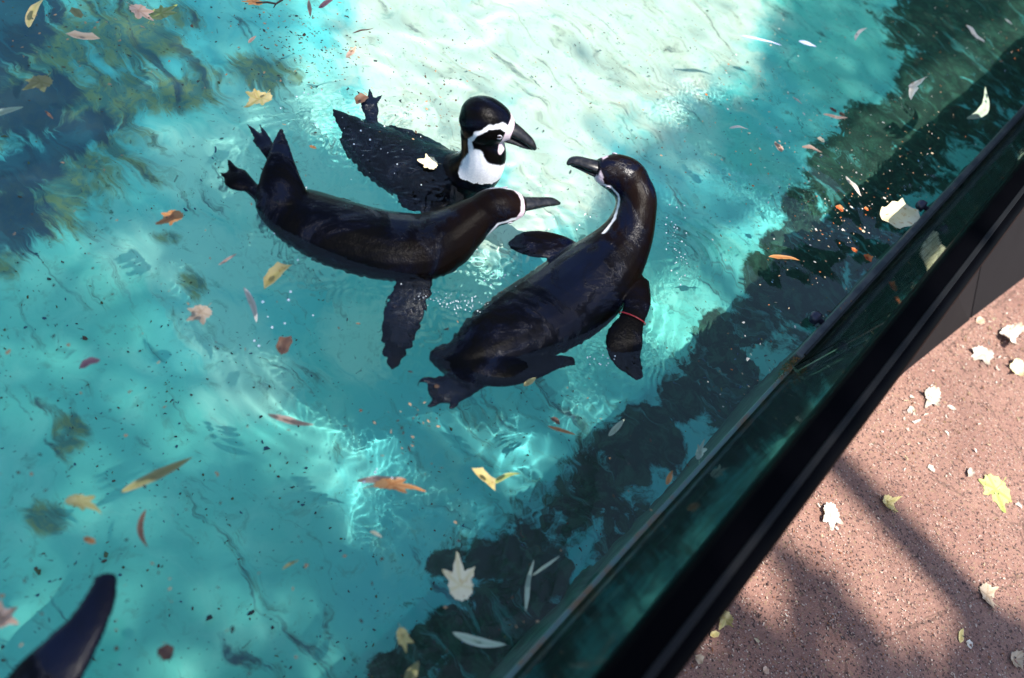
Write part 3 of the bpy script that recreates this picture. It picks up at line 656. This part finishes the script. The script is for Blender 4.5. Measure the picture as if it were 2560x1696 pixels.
# the red band round the flipper
bc = below(1581, 797, .0165); br_ = metres(1581, 797, .0165, 36)
redm = NT('red_band'); redm.set(Base_Color=(.28,.008,.015), Roughness=.4)
ax = (below(1562,850,.004) - below(1595,750,.022)).normalized(); ux = ax.cross(Vector((0,0,1))).normalized(); vx = ux.cross(ax)
tv, tf = [], []
for i in range(30):
    for j in range(8):
        A = 2*math.pi*i/30; B = 2*math.pi*j/8
        d = ux * math.cos(A) * br_ + vx * math.sin(A) * (br_ * .30 + .002); dn = d.normalized()
        tv.append(bc - Vector(penC.location) + d + dn * .0010 * math.cos(B) + ax * .0016 * math.sin(B))
tf = [(a*8+b, a*8+(b+1)%8, ((a+1)%30)*8+(b+1)%8, ((a+1)%30)*8+b) for a in range(30) for b in range(8)]
bo = link('flipper_band', mesh('flipper_band', tv, tf), redm.m, penC); bo['label'] = 'thin red band'

# ---- D: only one raised flipper reaches into the picture at the bottom left
D_spine = [row(-330,1700,-.03,60,.6), row(-250,1760,-.03,110,.62), row(-150,1830,-.025,140,.62), row(-40,1880,-.02,150,.64), row(80,1930,0,130,.75), row(160,1990,.03,95,.9), row(210,2040,.06,75,1)]
D_head = [row(180,2020,.06,52,1), row(215,2045,.07,66,1), row(255,2080,.075,64,.95), row(290,2110,.075,40,.9)]
D_beak = [('upper_bill', [row(280,2100,.078,30,.65), row(310,2130,.078,22,.65), row(345,2165,.072,6,1)]), ('lower_bill', [row(280,2104,.068,24,.45), row(308,2134,.068,14,.45), row(338,2162,.068,5,.5)])]
flu = unit(np.array([.0, -.2, 1.0]))
D_fl = [row(-30,1850,.03,60,.5), row(40,1780,.06,80,.35,flu), row(108,1706,.085,82,.3,flu), row(162,1640,.095,70,.28,flu), row(212,1572,.10,53,.28,flu), row(246,1510,.105,42,.28,flu), row(262,1460,.108,34,.28,flu), row(262,1436,.11,27,.3,flu)]
penguin('raised black flipper of a penguin at the lower left corner of the pool', [D_spine, D_fl], D_head, D_beak, group='penguins swimming in the pool', voxel=.0045, brown=0)

# ================================================================== LEAVES
def leaf_material(name, c1, c2, c3):
    k_ = 1.0 if name.startswith(('cream', 'red')) else .88
    c1, c2, c3 = [tuple(k_ * a for a in c_) for c_ in (c1, c2, c3)]
    m = NT(name); p = m.obj(); n1 = m.noise(p, 60, 4, .6); n2 = m.noise(p, 300, 3)
    c = m.mix(m.step(m.math('ADD', m.attr('vein'), m.math('MULTIPLY', n1, .4)), .3, .9), c1, c2)
    c = m.mix(m.step(n1, .56, .72), c, c3)
    m.set(Base_Color=c, Roughness=.55); m.bump(n2, .3, .001)
    m.b.inputs['Transmission Weight'].default_value = 0
    return m.m
LM = {
 'yellow': leaf_material('yellow_leaf', (.60,.50,.16), (.72,.58,.24), (.45,.25,.06)),
 'cream': leaf_material('cream_leaf', (.72,.62,.34), (.78,.70,.46), (.55,.36,.14)),
 'khaki': leaf_material('khaki_leaf', (.34,.32,.10), (.42,.38,.15), (.28,.22,.07)),
 'orange': leaf_material('orange_leaf', (.52,.20,.05), (.62,.30,.10), (.30,.10,.03)),
 'peach': leaf_material('peach_leaf', (.62,.38,.24), (.72,.48,.34), (.45,.22,.12)),
 'brown': leaf_material('brown_leaf', (.16,.075,.04), (.25,.13,.07), (.08,.035,.02)),
 'dark': leaf_material('dark_leaf', (.05,.02,.015), (.09,.04,.025), (.03,.015,.012)),
 'plum': leaf_material('plum_leaf', (.20,.09,.11), (.28,.14,.15), (.12,.05,.05)),
 'white': leaf_material('white_leaf', (.62,.54,.42), (.74,.68,.58), (.42,.29,.17)),
 'pale_green': leaf_material('pale_green_leaf', (.40,.52,.36), (.52,.62,.46), (.32,.40,.22)),
 'green': leaf_material('green_leaf', (.38,.46,.10), (.55,.60,.20), (.45,.36,.10)),
 'red': leaf_material('red_leaf', (.60,.09,.015), (.50,.16,.03), (.30,.04,.01)),
 'tan': leaf_material('tan_leaf', (.50,.36,.22), (.60,.46,.31), (.34,.20,.10)),
}
def outline_plane(lobes=5, teeth=1, rs=None):
    """plane-tree leaf: pointed lobes with teeth; returns polar radii for angles (0 = tip)"""
    N = 72; th = np.linspace(-math.pi, math.pi, N, endpoint=False); r = np.full(N, .47)
    cent = [0, .92, -.92, 1.85, -1.85][:lobes]; ln = [1.0, .86, .86, .58, .58]; wd = [.52,.47,.47,.44,.44]
    for c_, l_, w_ in zip(cent, ln, wd):
        if rs: l_ *= rs.uniform(.78, 1.1); c_ += rs.uniform(-.1, .1)
        d = np.abs((th - c_ + math.pi) % (2*math.pi) - math.pi)
        r = np.maximum(r, l_ * np.clip(1 - (d / w_) ** .85 * .58, 0, 1))
    r *= 1 + .07 * np.where(np.arange(N) % 6 < 2, 1, -.3) * teeth
    if rs: r *= np.array([rs.uniform(.96, 1.04) for _ in range(N)])
    return th, r
def leaf_mesh(kind, L, W, curl, seed, bend=0.0):
    """leaf lying in XY, from the stalk at -Y to the tip at +Y, length L"""
    rs = random.Random(seed); vs, fs, vein = [], [], []
    if kind == 'plane' or kind == 'torn':
        th, r = outline_plane(5 if kind == 'plane' else rs.choice([3,4]), 1, rs); N = len(th); rings = [0, .3, .6, .85, 1]
        vs.append((0,0)); vein.append(0)
        for q in rings[1:]:
            for k in range(N):
                rr = r[k] * (q if q < 1 else 1) * 1.0; vs.append((math.sin(th[k]) * rr * W / L * 1.25, math.cos(th[k]) * rr))
                dd = min(abs(((th[k]-c_)+math.pi)%(2*math.pi)-math.pi) for c_ in (0,.92,-.92,1.85,-1.85)); vein.append(min(1, dd * 4 * q))
        for k in range(N): fs.append((0, 1+(k+1)%N, 1+k))
        for i in range(len(rings)-2):
            for k in range(N): a = 1+i*N; fs.append((a+k, a+(k+1)%N, a+N+(k+1)%N, a+N+k))
        V = np.array(vs); V[:, 1] = (V[:, 1] + .45) / 1.45 - .5; V[:, 0] *= .60
        if rs.random() < .5: V[:, 0] += .10 * V[:, 1]
    else:
        N = 16; 
        for i in range(N+1):
            t = i / N; w = (math.sin(math.pi * t ** .85) ** .8 if 0 < t < 1 else 0) * .5 * W / L
            w *= 1 + .12 * mnoise.noise(Vector((t*6, seed*3.1, 0)))
            if kind == 'scrap': w = (min(1, 4*t) * min(1, 4*(1-t)) * .5 * W / L) * (1 + .25 * mnoise.noise(Vector((t*7, seed*1.7, 2))))
            for s in (-1, -.5, 0, .5, 1): vs.append((s * w, t - .5)); vein.append(abs(s))
        for i in range(N):
            for k in range(4): a = i*5+k; fs.append((a, a+1, a+6, a+5))
        V = np.array(vs)
    x, y = V[:, 0] * L, V[:, 1] * L
    x = x + bend * L * (4 * V[:, 1] ** 2 - .5)
    hw = max(1e-4, np.abs(V[:, 0]).max())
    z = curl * L * (.5 * (V[:, 0] / hw) ** 2 * hw * 1.6 + .35 * V[:, 1] ** 2 + .06 * np.sin(V[:, 1] * 9 + seed) + .05 * np.sin(V[:, 0] * 17 + seed * 2))
    z += .012 * L * np.array([mnoise.noise(Vector((a*6, b*6, seed))) for a, b in V])
    co = np.stack([x, y, z - z.min()], 1)
    if kind in ('plane', 'torn') and rs.random() < .75:      # stalk
        b = len(co); p0 = co[0].copy(); ln = .42 * L; st = []
        for i in range(5):
            t = i / 4; c_ = np.array([rs.uniform(-.01,.01)*L + .06*L*t*t, co[0][1] - ln * t - .1*L, .002 + .1*t*(1-t)*L*abs(curl)])
            if i == 0: c_ = p0
            for dx in (-.008, .008): st.append(c_ + np.array([dx * L, 0, .0006]))
        co = np.vstack([co, st]); vein += [0] * 10
        for i in range(4): fs.append((b+2*i, b+2*i+1, b+2*i+3, b+2*i+2))
    me = mesh('leaf', co, fs); attr(me, 'vein', vein); return me
leaf_seed = [0]
def leaf(label, kind, a, b, wpx, colour, plane='water', curl=.25, bend=0., dz=0., name='leaf', flip=False, group=None, tilt=(0,0)):
    """a, b: pixels of the stalk end and of the tip"""
    leaf_seed[0] += 1
    z = {'water': 0.0, 'path': PATH_Z}.get(plane, plane if not isinstance(plane, str) else 0)
    A = P(*a, z); B = P(*b, z); mid = (A + B) / 2; d = B - A; L = d.length; W = metres((a[0]+b[0])/2, (a[1]+b[1])/2, z, wpx) * 1.15
    me = leaf_mesh(kind, L, W, curl, leaf_seed[0], bend)
    o = link(name, me, LM[colour])
    ang = math.atan2(d.y, d.x) - math.pi / 2
    h = {'water': wz(mid.x, mid.y) + .0012, 'path': PATH_Z + .002}.get(plane, z)
    o.location = (mid.x, mid.y, h + dz); o.rotation_euler = (tilt[0], tilt[1], ang)
    tag(o, label, 'leaf', group); return o
G1 = 'leaves floating on the pool'; G2 = 'fallen leaves on the path'
W_ = [
 ('khaki plane leaf with two points over dark water at the upper left', 'torn', (120,196), (62,232), 62, 'khaki', .1, 0),
 ('pale narrow leaf cut by the left edge of the pool view', 'blade', (-30,292), (58,266), 18, 'pale_green', .1, .05),
 ('peach plane leaf beside a lime green one near the top left', 'torn', (330,20), (385,62), 50, 'peach', .2, 0),
 ('lime green leaf half sunk beside the peach plane leaf', 'torn', (380,50), (448,12), 50, 'green', .1, 0),
 ('beige long leaf drifting over the dark swirl at upper left', 'scrap', (165,92), (252,104), 24, 'tan', .2, 0),
 ('yellow and orange leaf with long stalk in the top left corner', 'blade', (68,78), (105,4), 22, 'yellow', .2, .08),
 ('small dull yellow leaf near the top left corner', 'scrap', (180,22), (204,50), 22, 'khaki', .1, 0),
 ('curly yellow plane leaf floating above the raised tail of the penguin', 'plane', (668,238), (610,278), 62, 'yellow', .45, 0),
 ('orange plane leaf floating left of the swimming penguin', 'torn', (455,535), (385,562), 50, 'orange', .2, 0),
 ('beige brown plane leaf with points at left middle of the pool', 'torn', (520,768), (466,808), 62, 'tan', .2, 0),
 ('white narrow leaf floating upright below the penguin feet', 'blade', (612,716), (645,806), 15, 'white', .1, .06),
 ('crumpled yellow leaf glinting below the swimming penguin', 'scrap', (655,728), (725,662), 28, 'yellow', .6, .1),
 ('rusty brown leaf scrap in the pale streak of the pool', 'scrap', (700,888), (725,838), 30, 'brown', .5, .1),
 ('plum coloured curled leaf on open water at the left', 'scrap', (196,918), (250,896), 20, 'plum', .3, .12),
 ('long orange willow leaf on turquoise water below the penguins', 'blade', (668,1038), (786,1066), 18, 'peach', .2, -.04),
 ('longest leaf, a khaki willow leaf on turquoise water at lower left', 'blade', (300,1232), (482,1144), 26, 'khaki', .08, 0),
 ('forked ochre leaf at lower left of the pool', 'torn', (168,1248), (254,1276), 44, 'khaki', .3, .1),
 ('thin brown leaf bent like a bow at lower left', 'blade', (357,1275), (362,1372), 14, 'brown', .1, -.16),
 ('tiny orange leaf scrap beside the bow shaped brown leaf', 'scrap', (208,1344), (240,1358), 14, 'orange', .2, 0),
 ('peach brown plane leaf cut by the left edge below', 'torn', (-20,1560), (50,1512), 70, 'peach', .15, 0),
 ('dark brown curled leaf near the bottom edge at left', 'scrap', (396,1620), (430,1648), 32, 'dark', .4, .15),
 ('pale peach narrow leaf touching a brown leaf at bottom centre', 'blade', (890,1202), (1010,1196), 20, 'peach', .2, 0),
 ('orange brown leaf touching the pale narrow leaf at bottom centre', 'torn', (935,1216), (1062,1222), 36, 'orange', .3, .08),
 ('twisted olive yellow leaf with forked end at bottom centre', 'scrap', (1180,1170), (1240,1225), 24, 'yellow', .5, .1),
 ('slim yellow green leaf lying across the twisted forked leaf', 'blade', (1225,1212), (1300,1180), 14, 'green', .3, .1),
 ('slim orange leaf below the penguin with the red band', 'blade', (1368,1066), (1440,1088), 10, 'orange', .1, 0),
 ('small brown bent leaf above the slim orange leaf', 'scrap', (1375,1045), (1400,1062), 14, 'brown', .3, .1),
 ('large tan plane leaf with tall tip against dark green weed and painted shade', 'torn', (1156,1500), (1142,1385), 84, 'cream', .12, 0),
 ('narrow pale leaf standing on end in dark water near the wall', 'blade', (1312,1530), (1332,1400), 12, 'pale_green', .3, .03),
 ('pale green willow leaf floating near the bottom edge', 'blade', (1130,1585), (1266,1616), 22, 'pale_green', .1, -.06),
 ('dull khaki round leaf over dark weed and painted shade near the bottom', 'torn', (1002,1570), (1018,1634), 40, 'khaki', .1, 0),
 ('dull khaki leaf cut by the bottom edge of the pool view', 'blade', (1012,1716), (1048,1652), 26, 'khaki', .1, 0),
 ('small orange leaf close to the pale edge of the wall', 'blade', (1664,1214), (1680,1178), 14, 'orange', .2, 0),
 ('pale green forked leaf floating close to the pale strip of the wall', 'torn', (1745,1150), (1756,1098), 26, 'pale_green', .2, 0),
 ('whitish narrow leaf at the edge of the dark weed and painted shade', 'blade', (1520,1092), (1560,1050), 14, 'pale_green', .1, 0),
 ('small yellow leaf beside the lower penguin tail', 'blade', (1308,966), (1340,945), 14, 'yellow', .2, 0),
 ('slim orange leaf pointing to the wall across the weed and painted shade edge', 'blade', (1920,640), (2000,648), 13, 'orange', .2, .06),
 ('large cream yellow leaf touching the steel channel', 'scrap', (2195,560), (2290,530), 70, 'cream', .3, 0),
 ('slim white and brown leaf over dark weed and painted shade left of the bolt', 'blade', (2112,444), (2152,494), 12, 'white', .3, .04),
 ('long pale green curved leaf in the dark water at upper right', 'blade', (2428,304), (2474,224), 22, 'pale_green', .1, -.12),
 ('curly cream leaf between turquoise and dark water at upper right', 'scrap', (2262,256), (2294,208), 16, 'white', .8, .12),
 ('bright white s-shaped leaf in the black top right corner', 'blade', (2412,66), (2458,112), 13, 'white', .4, .06),
 ('small white leaf nearest the top right corner', 'blade', (2512,48), (2530,62), 9, 'white', .2, 0),
 ('slim white leaf on turquoise water at upper right', 'blade', (2132,104), (2164,70), 8, 'white', .1, .08),
 ('peach scrap of leaf floating alone right of the penguins', 'scrap', (1938,354), (1956,380), 20, 'peach', .2, 0),
 ('peach folded leaf near the edge of the weed and painted shade', 'blade', (2002,368), (2052,382), 12, 'peach', .3, .1),
 ('cream and white leaf bit above the peach folded leaf', 'scrap', (2040,348), (2060,358), 14, 'cream', .3, 0),
 ('long peach leaf below two dark brown scraps', 'blade', (2054,290), (2116,300), 11, 'peach', .2, 0),
 ('brown leaf scrap above the long peach leaf', 'scrap', (2072,272), (2090,284), 14, 'dark', .2, 0),
 ('dark red brown scrap beside the brown one', 'scrap', (2096,284), (2112,292), 14, 'brown', .2, 0),
 ('thin white bent leaf right of centre', 'blade', (1820,320), (1870,322), 7, 'white', .2, .14),
 ('thin white leaf pointing down right above the peach leaves', 'blade', (1980,242), (2006,262), 7, 'white', .2, 0),
 ('bright orange red scrap in dark weed and painted shade left of the cream leaf', 'scrap', (2088,516), (2108,530), 20, 'red', .4, 0),
 ('small red scrap left of the large cream leaf', 'scrap', (2158,522), (2170,528), 11, 'red', .4, 0),
 ('bright red scrap touching the wall channel', 'scrap', (2160,636), (2180,654), 22, 'red', .5, 0),
 ('orange red scrap beside the bright red one', 'scrap', (2130,618), (2144,632), 14, 'red', .4, 0),
 ('small peach willow leaf standing on end near the top edge', 'blade', (772,0), (776,42), 10, 'peach', .2, 0),
 ('reddish blade cut by the top edge', 'blade', (796,22), (836,-6), 12, 'plum', .2, 0),
 ('dark thin blade floating across pale water', 'blade', (880,82), (934,70), 6, 'dark', .2, .03),
 ('peach leaf beside the cluster of dark seeds', 'blade', (866,146), (890,118), 14, 'peach', .3, 0),
 ('small peach blade left of the dark seeds', 'blade', (620,112), (640,94), 8, 'peach', .2, .05),
 ('brown bent leaf above the sunken tail of the upright penguin', 'scrap', (888,262), (918,240), 22, 'brown', .4, .1),
 ('tiny orange scrap between the two penguins at the left', 'scrap', (772,364), (792,372), 9, 'orange', .3, 0),
 ('thin brown blade at the left below the penguin', 'blade', (545,664), (592,634), 7, 'peach', .2, 0),
 ('faint brown blade at the far left near the pale leaf', 'blade', (112,278), (134,300), 6, 'brown', .1, 0),
 ('short olive blade near the pale willow leaf', 'blade', (705,1422), (748,1398), 8, 'khaki', .2, .05),
 ('small cream blade at bottom centre left', 'blade', (925,1328), (956,1344), 9, 'cream', .3, .1),
 ('grey green leaf lying low by the wall at the bottom', 'blade', (1330,1440), (1400,1390), 7, 'pale_green', .1, 0),
]
for lab, kd, a, b, w, col, cu, be in W_:
    leaf(lab, kd, a, b, w * .92, col, 'water', cu * 1.25, be, dz=random.uniform(-.0035, 0), group=G1)
# the leaf on the wet back of the upright penguin, and the wet twig at the top edge
leaf('cream plane leaf lying on the back of the upright penguin', 'plane', (1092,412), (1040,400), 52, 'cream', .006, .12, 0)
P_ = [
 ('cream white dry leaf throwing a shadow near the corner of the cladding', 'torn', (2336,978), (2308,1026), 44, 'white', .6),
 ('bleached leaf curled up nearest the cladding corner', 'torn', (2464,880), (2424,906), 46, 'white', .5),
 ('heap forming dry white leaf, shredded, at the right edge of the path', 'plane', (2500,828), (2548,872), 70, 'white', .9),
 ('yellow white upright leaf below the shredded one at right', 'torn', (2546,905), (2522,950), 40, 'cream', .8),
 ('long pale leaf at the right edge above the shredded leaf', 'torn', (2560,832), (2530,808), 34, 'peach', .4),
 ('yellow green plane leaf with five points on the red path', 'plane', (2500,1212), (2452,1258), 84, 'green', .12),
 ('curled half brown leaf with a dark raised wing', 'torn', (2200,1250), (2244,1284), 46, 'yellow', .7),
 ('pinkish white torn leaf near the handrail', 'torn', (2070,1262), (2080,1336), 46, 'white', .35),
 ('tan leaf with a curled right edge in the lower right', 'torn', (2444,1476), (2504,1520), 62, 'tan', .35),
 ('slim yellow leaf in the soft shadow at lower right', 'blade', (2396,1608), (2404,1572), 13, 'yellow', .3),
 ('small white torn scrap below the slim yellow leaf', 'scrap', (2412,1604), (2430,1620), 16, 'white', .3),
 ('tan folded leaf in the bottom right corner', 'torn', (2522,1636), (2556,1680), 50, 'tan', .7),
 ('yellow leaf peeping out from under the handrail', 'torn', (1818,1534), (1796,1578), 40, 'yellow', .5),
 ('small yellow scrap just below the leaf under the rail', 'scrap', (1772,1590), (1798,1584), 12, 'yellow', .3),
 ('crumbled yellowish leaf bit at the bottom beside the rail', 'scrap', (1736,1640), (1754,1660), 18, 'tan', .7),
 ('slim white leaf near the bleached leaves', 'blade', (2366,1016), (2388,1026), 10, 'white', .2),
 ('small bright triangle of leaf in the middle of the path', 'scrap', (2316,1170), (2336,1176), 14, 'white', .3),
 ('upright white leaf bit beside the yellow green leaf', 'scrap', (2414,1196), (2426,1174), 12, 'white', .7),
 ('white twin pointed scrap below the bleached leaves', 'scrap', (2268,1036), (2280,1018), 10, 'white', .4),
 ('little white leaf beside the pinkish torn leaf', 'scrap', (2082,1296), (2096,1282), 10, 'white', .6),
 ('narrow pale leaf bit on the sunny path', 'blade', (2360,1078), (2372,1092), 7, 'white', .3),
 ('sand coloured leaf near the top of the path', 'scrap', (2440,808), (2456,800), 16, 'peach', .4),
 ('peach crumb of leaf at the bottom of the path', 'scrap', (1906,1680), (1920,1674), 14, 'peach', .3),
]
for lab, kd, a, b, w, col, cu in P_:
    leaf(lab, kd, a, b, w * 1.12, col, 'path', cu, 0, dz=.001, group=G2, tilt=(random.uniform(-.12,.12), random.uniform(-.12,.12)))

# feathers adrift
fe = NT('down_feather'); fe.set(Base_Color=(.50,.52,.72), Roughness=.7)
LM['feather'] = fe.m
for lab, a, b, w in [('long thin lavender feather floating near the sunlit patch', (1850,88), (1955,113), 7), ('short broad lavender feather right of the long thin one', (1995,104), (2040,118), 14)]:
    o = leaf(lab, 'blade', a, b, w, 'feather', 'water', .05, .05, name='feather'); o['category'] = 'feather'; o['group'] = 'feathers adrift on the pool'

# twig with orange leaf at the top edge
tw = NT('wet_twig'); tw.set(Base_Color=(.03,.018,.012), Roughness=.5)
tp = [P(x, y, .006) for x, y in ((640,8),(668,6),(690,10),(706,0))]
root = empty('twig', tp[1]); tag(root, 'dark forked twig with an orange leaf at the top edge of the view', 'twig')
v, f = tube_mesh([[(q - tp[1], .0025) for q in tp], [(tp[2] - tp[1], .002), (P(684,20,.006) - tp[1], .001)]], 6); link('stem', mesh('stem', v, f), tw.m, root)
lo = leaf_mesh('torn', .055, .035, .3, 77); l_o = link('leaf_blade', lo, LM['orange'], root); d = P(600,4) - P(655,10); l_o.location = P(626,6,.004) - tp[1]; l_o.rotation_euler[2] = math.atan2(d.y, d.x) - math.pi/2

# ================================================================== SMALL LITTER, too many to count
def flakes(name, pts, mats, smin, smax, aspect=(.25,.8), seed=1, tilt=.25):
    rs = np.random.default_rng(seed); vs, fs, mi = [], [], []
    for q in pts:
        s = rs.uniform(smin, smax) * (1 if rs.random() > .12 else 1.7); a = rs.uniform(0, 6.28); w = s * rs.uniform(*aspect)
        n = 5; b = len(vs); ca, sa = math.cos(a), math.sin(a); bend = rs.uniform(-.5,.5)
        for k in range(n):
            t = 2*math.pi*k/n; x = math.cos(t) * s * rs.uniform(.7,1.1); y = math.sin(t) * w * rs.uniform(.6,1.2) + bend * x * x / s
            vs.append((q[0] + x*ca - y*sa, q[1] + x*sa + y*ca, q[2] + rs.uniform(0, tilt) * s))
        vs.append((q[0], q[1], q[2] + .3 * s)); 
        for k in range(n): fs.append((b+k, b+(k+1)%n, b+n))
        mi += [int(rs.integers(len(mats)))] * n
    me = mesh(name, vs, fs, False)
    for m in mats: me.materials.append(m)
    me.polygons.foreach_set('material_index', mi)
    o = bpy.data.objects.new(name, me); sc.collection.objects.link(o); o['kind'] = 'stuff'; return o
def flat_mat(name, c, r=.7):
    m = NT(name); m.set(Base_Color=c, Roughness=r); return m.m
dm = [flat_mat('debris_dark', (.02,.03,.03)), flat_mat('debris_brown', (.08,.04,.02)), flat_mat('debris_blue', (.02,.09,.16)), flat_mat('debris_olive', (.08,.10,.03))]
lm_ = [flat_mat('flake_cream', (.55,.45,.28)), flat_mat('flake_orange', (.45,.14,.03)), flat_mat('flake_white', (.7,.66,.56)), flat_mat('flake_tan', (.34,.22,.12))]
rs = np.random.default_rng(5)
fl_pts = []
while len(fl_pts) < 1050:
    x = rs.uniform(-40, 2560); y = rs.uniform(-40, 1700); q = on_floor(x, y)
    if q[0] > WALL_X - .02: continue
    if mnoise.noise(Vector((x / 170, y / 170, 4))) < rs.uniform(-.35, .5): continue
    fl_pts.append((q[0], q[1], -DEPTH + .009))
o = flakes('sunken_debris', fl_pts, dm, .0014, .0050, seed=2); tag(o, 'dark specks of debris scattered over the turquoise pool floor', 'debris')
sf = []
clusters = [(760,100,75,150),(820,150,60,90),(700,60,60,50),(1090,215,90,90),(1050,280,40,40),(1200,120,220,60),(2000,300,200,260),(2150,450,150,260),(2430,80,110,160),(2100,600,100,140),(1850,200,220,180),(1900,900,80,50),(180,40,130,90),(1030,1060,60,30),(600,180,120,40)]
for cx, cy, sd, k in clusters:
    for _ in range(k):
        x = rs.normal(cx, sd); y = rs.normal(cy, sd * .7); q = P(x, y)
        if q.x > WALL_X - .01 or q.x < -2.2 or q.y > 4.7: continue
        sf.append((q.x, q.y))
for _ in range(350):
    q = P(rs.uniform(0, 2500), rs.uniform(0, 1690))
    if q.x < WALL_X - .01: sf.append((q.x, q.y))
sf = np.array(sf); zz = wave_z(sf[:, 0], sf[:, 1]) + .0006
right = np.array([(px_of((a, b, 0))[0] > 1750) for a, b in sf]); pts = [(a, b, c) for (a, b), c in zip(sf, zz)]
o = flakes('floating_specks', [q for q, r in zip(pts, right) if not r], dm[:2] + [lm_[3]], .0018, .0048, (.2,.7), seed=3); tag(o, 'dark seeds and twig bits floating in loose clusters on the water', 'debris')
keep = [q for q, r in zip(pts, right) if r]
o = flakes('floating_flakes', keep[::2], lm_, .0018, .0042, (.25,.8), seed=4); tag(o, 'cream and orange plant flakes floating beside the wall', 'debris')
o = flakes('floating_fragments', keep[1::2], dm, .0018, .0045, (.2,.6), seed=8); tag(o, 'dark blue brown fragments floating right of the penguins', 'debris')
# path grit
gp = []
while len(gp) < 9000:
    x = rs.uniform(1640, 2580); y = rs.uniform(640, 1710); q = P(x, y, PATH_Z)
    if q.x < .28 or (q.y > 2.29 and q.x < foot(q.y) + .01): continue
    gp.append((q.x, q.y, PATH_Z + .0035 + .004 * math.sin(q.x * 2.3 + q.y) * math.cos(q.y * 1.7)))
gm_ = [flat_mat('grit_pale', (.55,.42,.32)), flat_mat('grit_dark', (.05,.025,.02)), flat_mat('grit_rust', (.22,.08,.03)), flat_mat('grit_rose', (.38,.24,.19))]
o = flakes('path_grit', gp, gm_, .0012, .0036, (.14,.6), seed=6, tilt=.6); tag(o, 'fine leaf crumbs and grit strewn over the red path', 'grit')
lp = []
for cx, cy, sd, k in [(2540,860,45,90),(2470,850,60,60),(2290,900,70,50),(2430,960,90,60),(2280,1040,60,40),(2500,760,50,50),(2400,1150,150,50),(2000,1350,120,20)]:
    for _ in range(k):
        q = P(rs.normal(cx, sd), rs.normal(cy, sd), PATH_Z)
        if q.x < .3 or (q.y > 2.29 and q.x < foot(q.y) + .02): continue
        lp.append((q.x, q.y, PATH_Z + .004))
o = flakes('leaf_litter', lp, [lm_[0], lm_[2], lm_[3], gm_[3]], .003, .010, (.12,.45), seed=9, tilt=.9); tag(o, 'crumbled pale leaf bits heaped on the path near the cladding', 'litter')

# bubbles and droplets where the penguins stir the water
bub = NT('bubble'); bub.set(Base_Color=(.9,.95,.97), Roughness=.06); bub.b.inputs['Coat Weight'].default_value = 1
vs, fs = [], []
bl = [(1160,762,36,10,.0004,.0015,70),(1090,745,40,14,.0004,.0012,36),(900,320,60,35,.0007,.0026,14),(970,400,60,40,.0006,.002,9),(1320,700,70,10,.001,.002,30),(1690,620,14,50,.001,.0022,40),
      (690,740,60,60,.0012,.003,10),(965,1190,30,20,.0012,.0026,5),(1480,560,80,25,.001,.002,12),(1170,620,24,20,.001,.002,20),(760,520,60,40,.001,.002,8),(1500,900,30,12,.001,.002,16),(780,260,60,50,.0015,.003,8)]
for cx, cy, sx, sy, r0, r1, k in bl:
    for _ in range(k):
        q = P(rs.normal(cx, sx), rs.normal(cy, sy)); r = rs.uniform(r0, r1) ; z = wz(q.x, q.y); b = len(vs); S_, T_ = 8, 4
        for i in range(T_):
            th = math.pi/2 * i / T_
            for j in range(S_): ph = 2*math.pi*j/S_; vs.append((q.x + r*math.cos(th)*math.cos(ph), q.y + r*math.cos(th)*math.sin(ph), z + r*math.sin(th)))
        vs.append((q.x, q.y, z + r))
        for i in range(T_-1):
            for j in range(S_): fs.append((b+i*S_+j, b+i*S_+(j+1)%S_, b+(i+1)*S_+(j+1)%S_, b+(i+1)*S_+j))
        for j in range(S_): fs.append((b+(T_-1)*S_+j, b+(T_-1)*S_+(j+1)%S_, b+T_*S_))
o = link('bubbles', mesh('bubbles', vs, fs), bub.m); o['kind'] = 'stuff'; tag(o, 'small white bubbles and droplets where the penguins stir the water', 'bubbles')
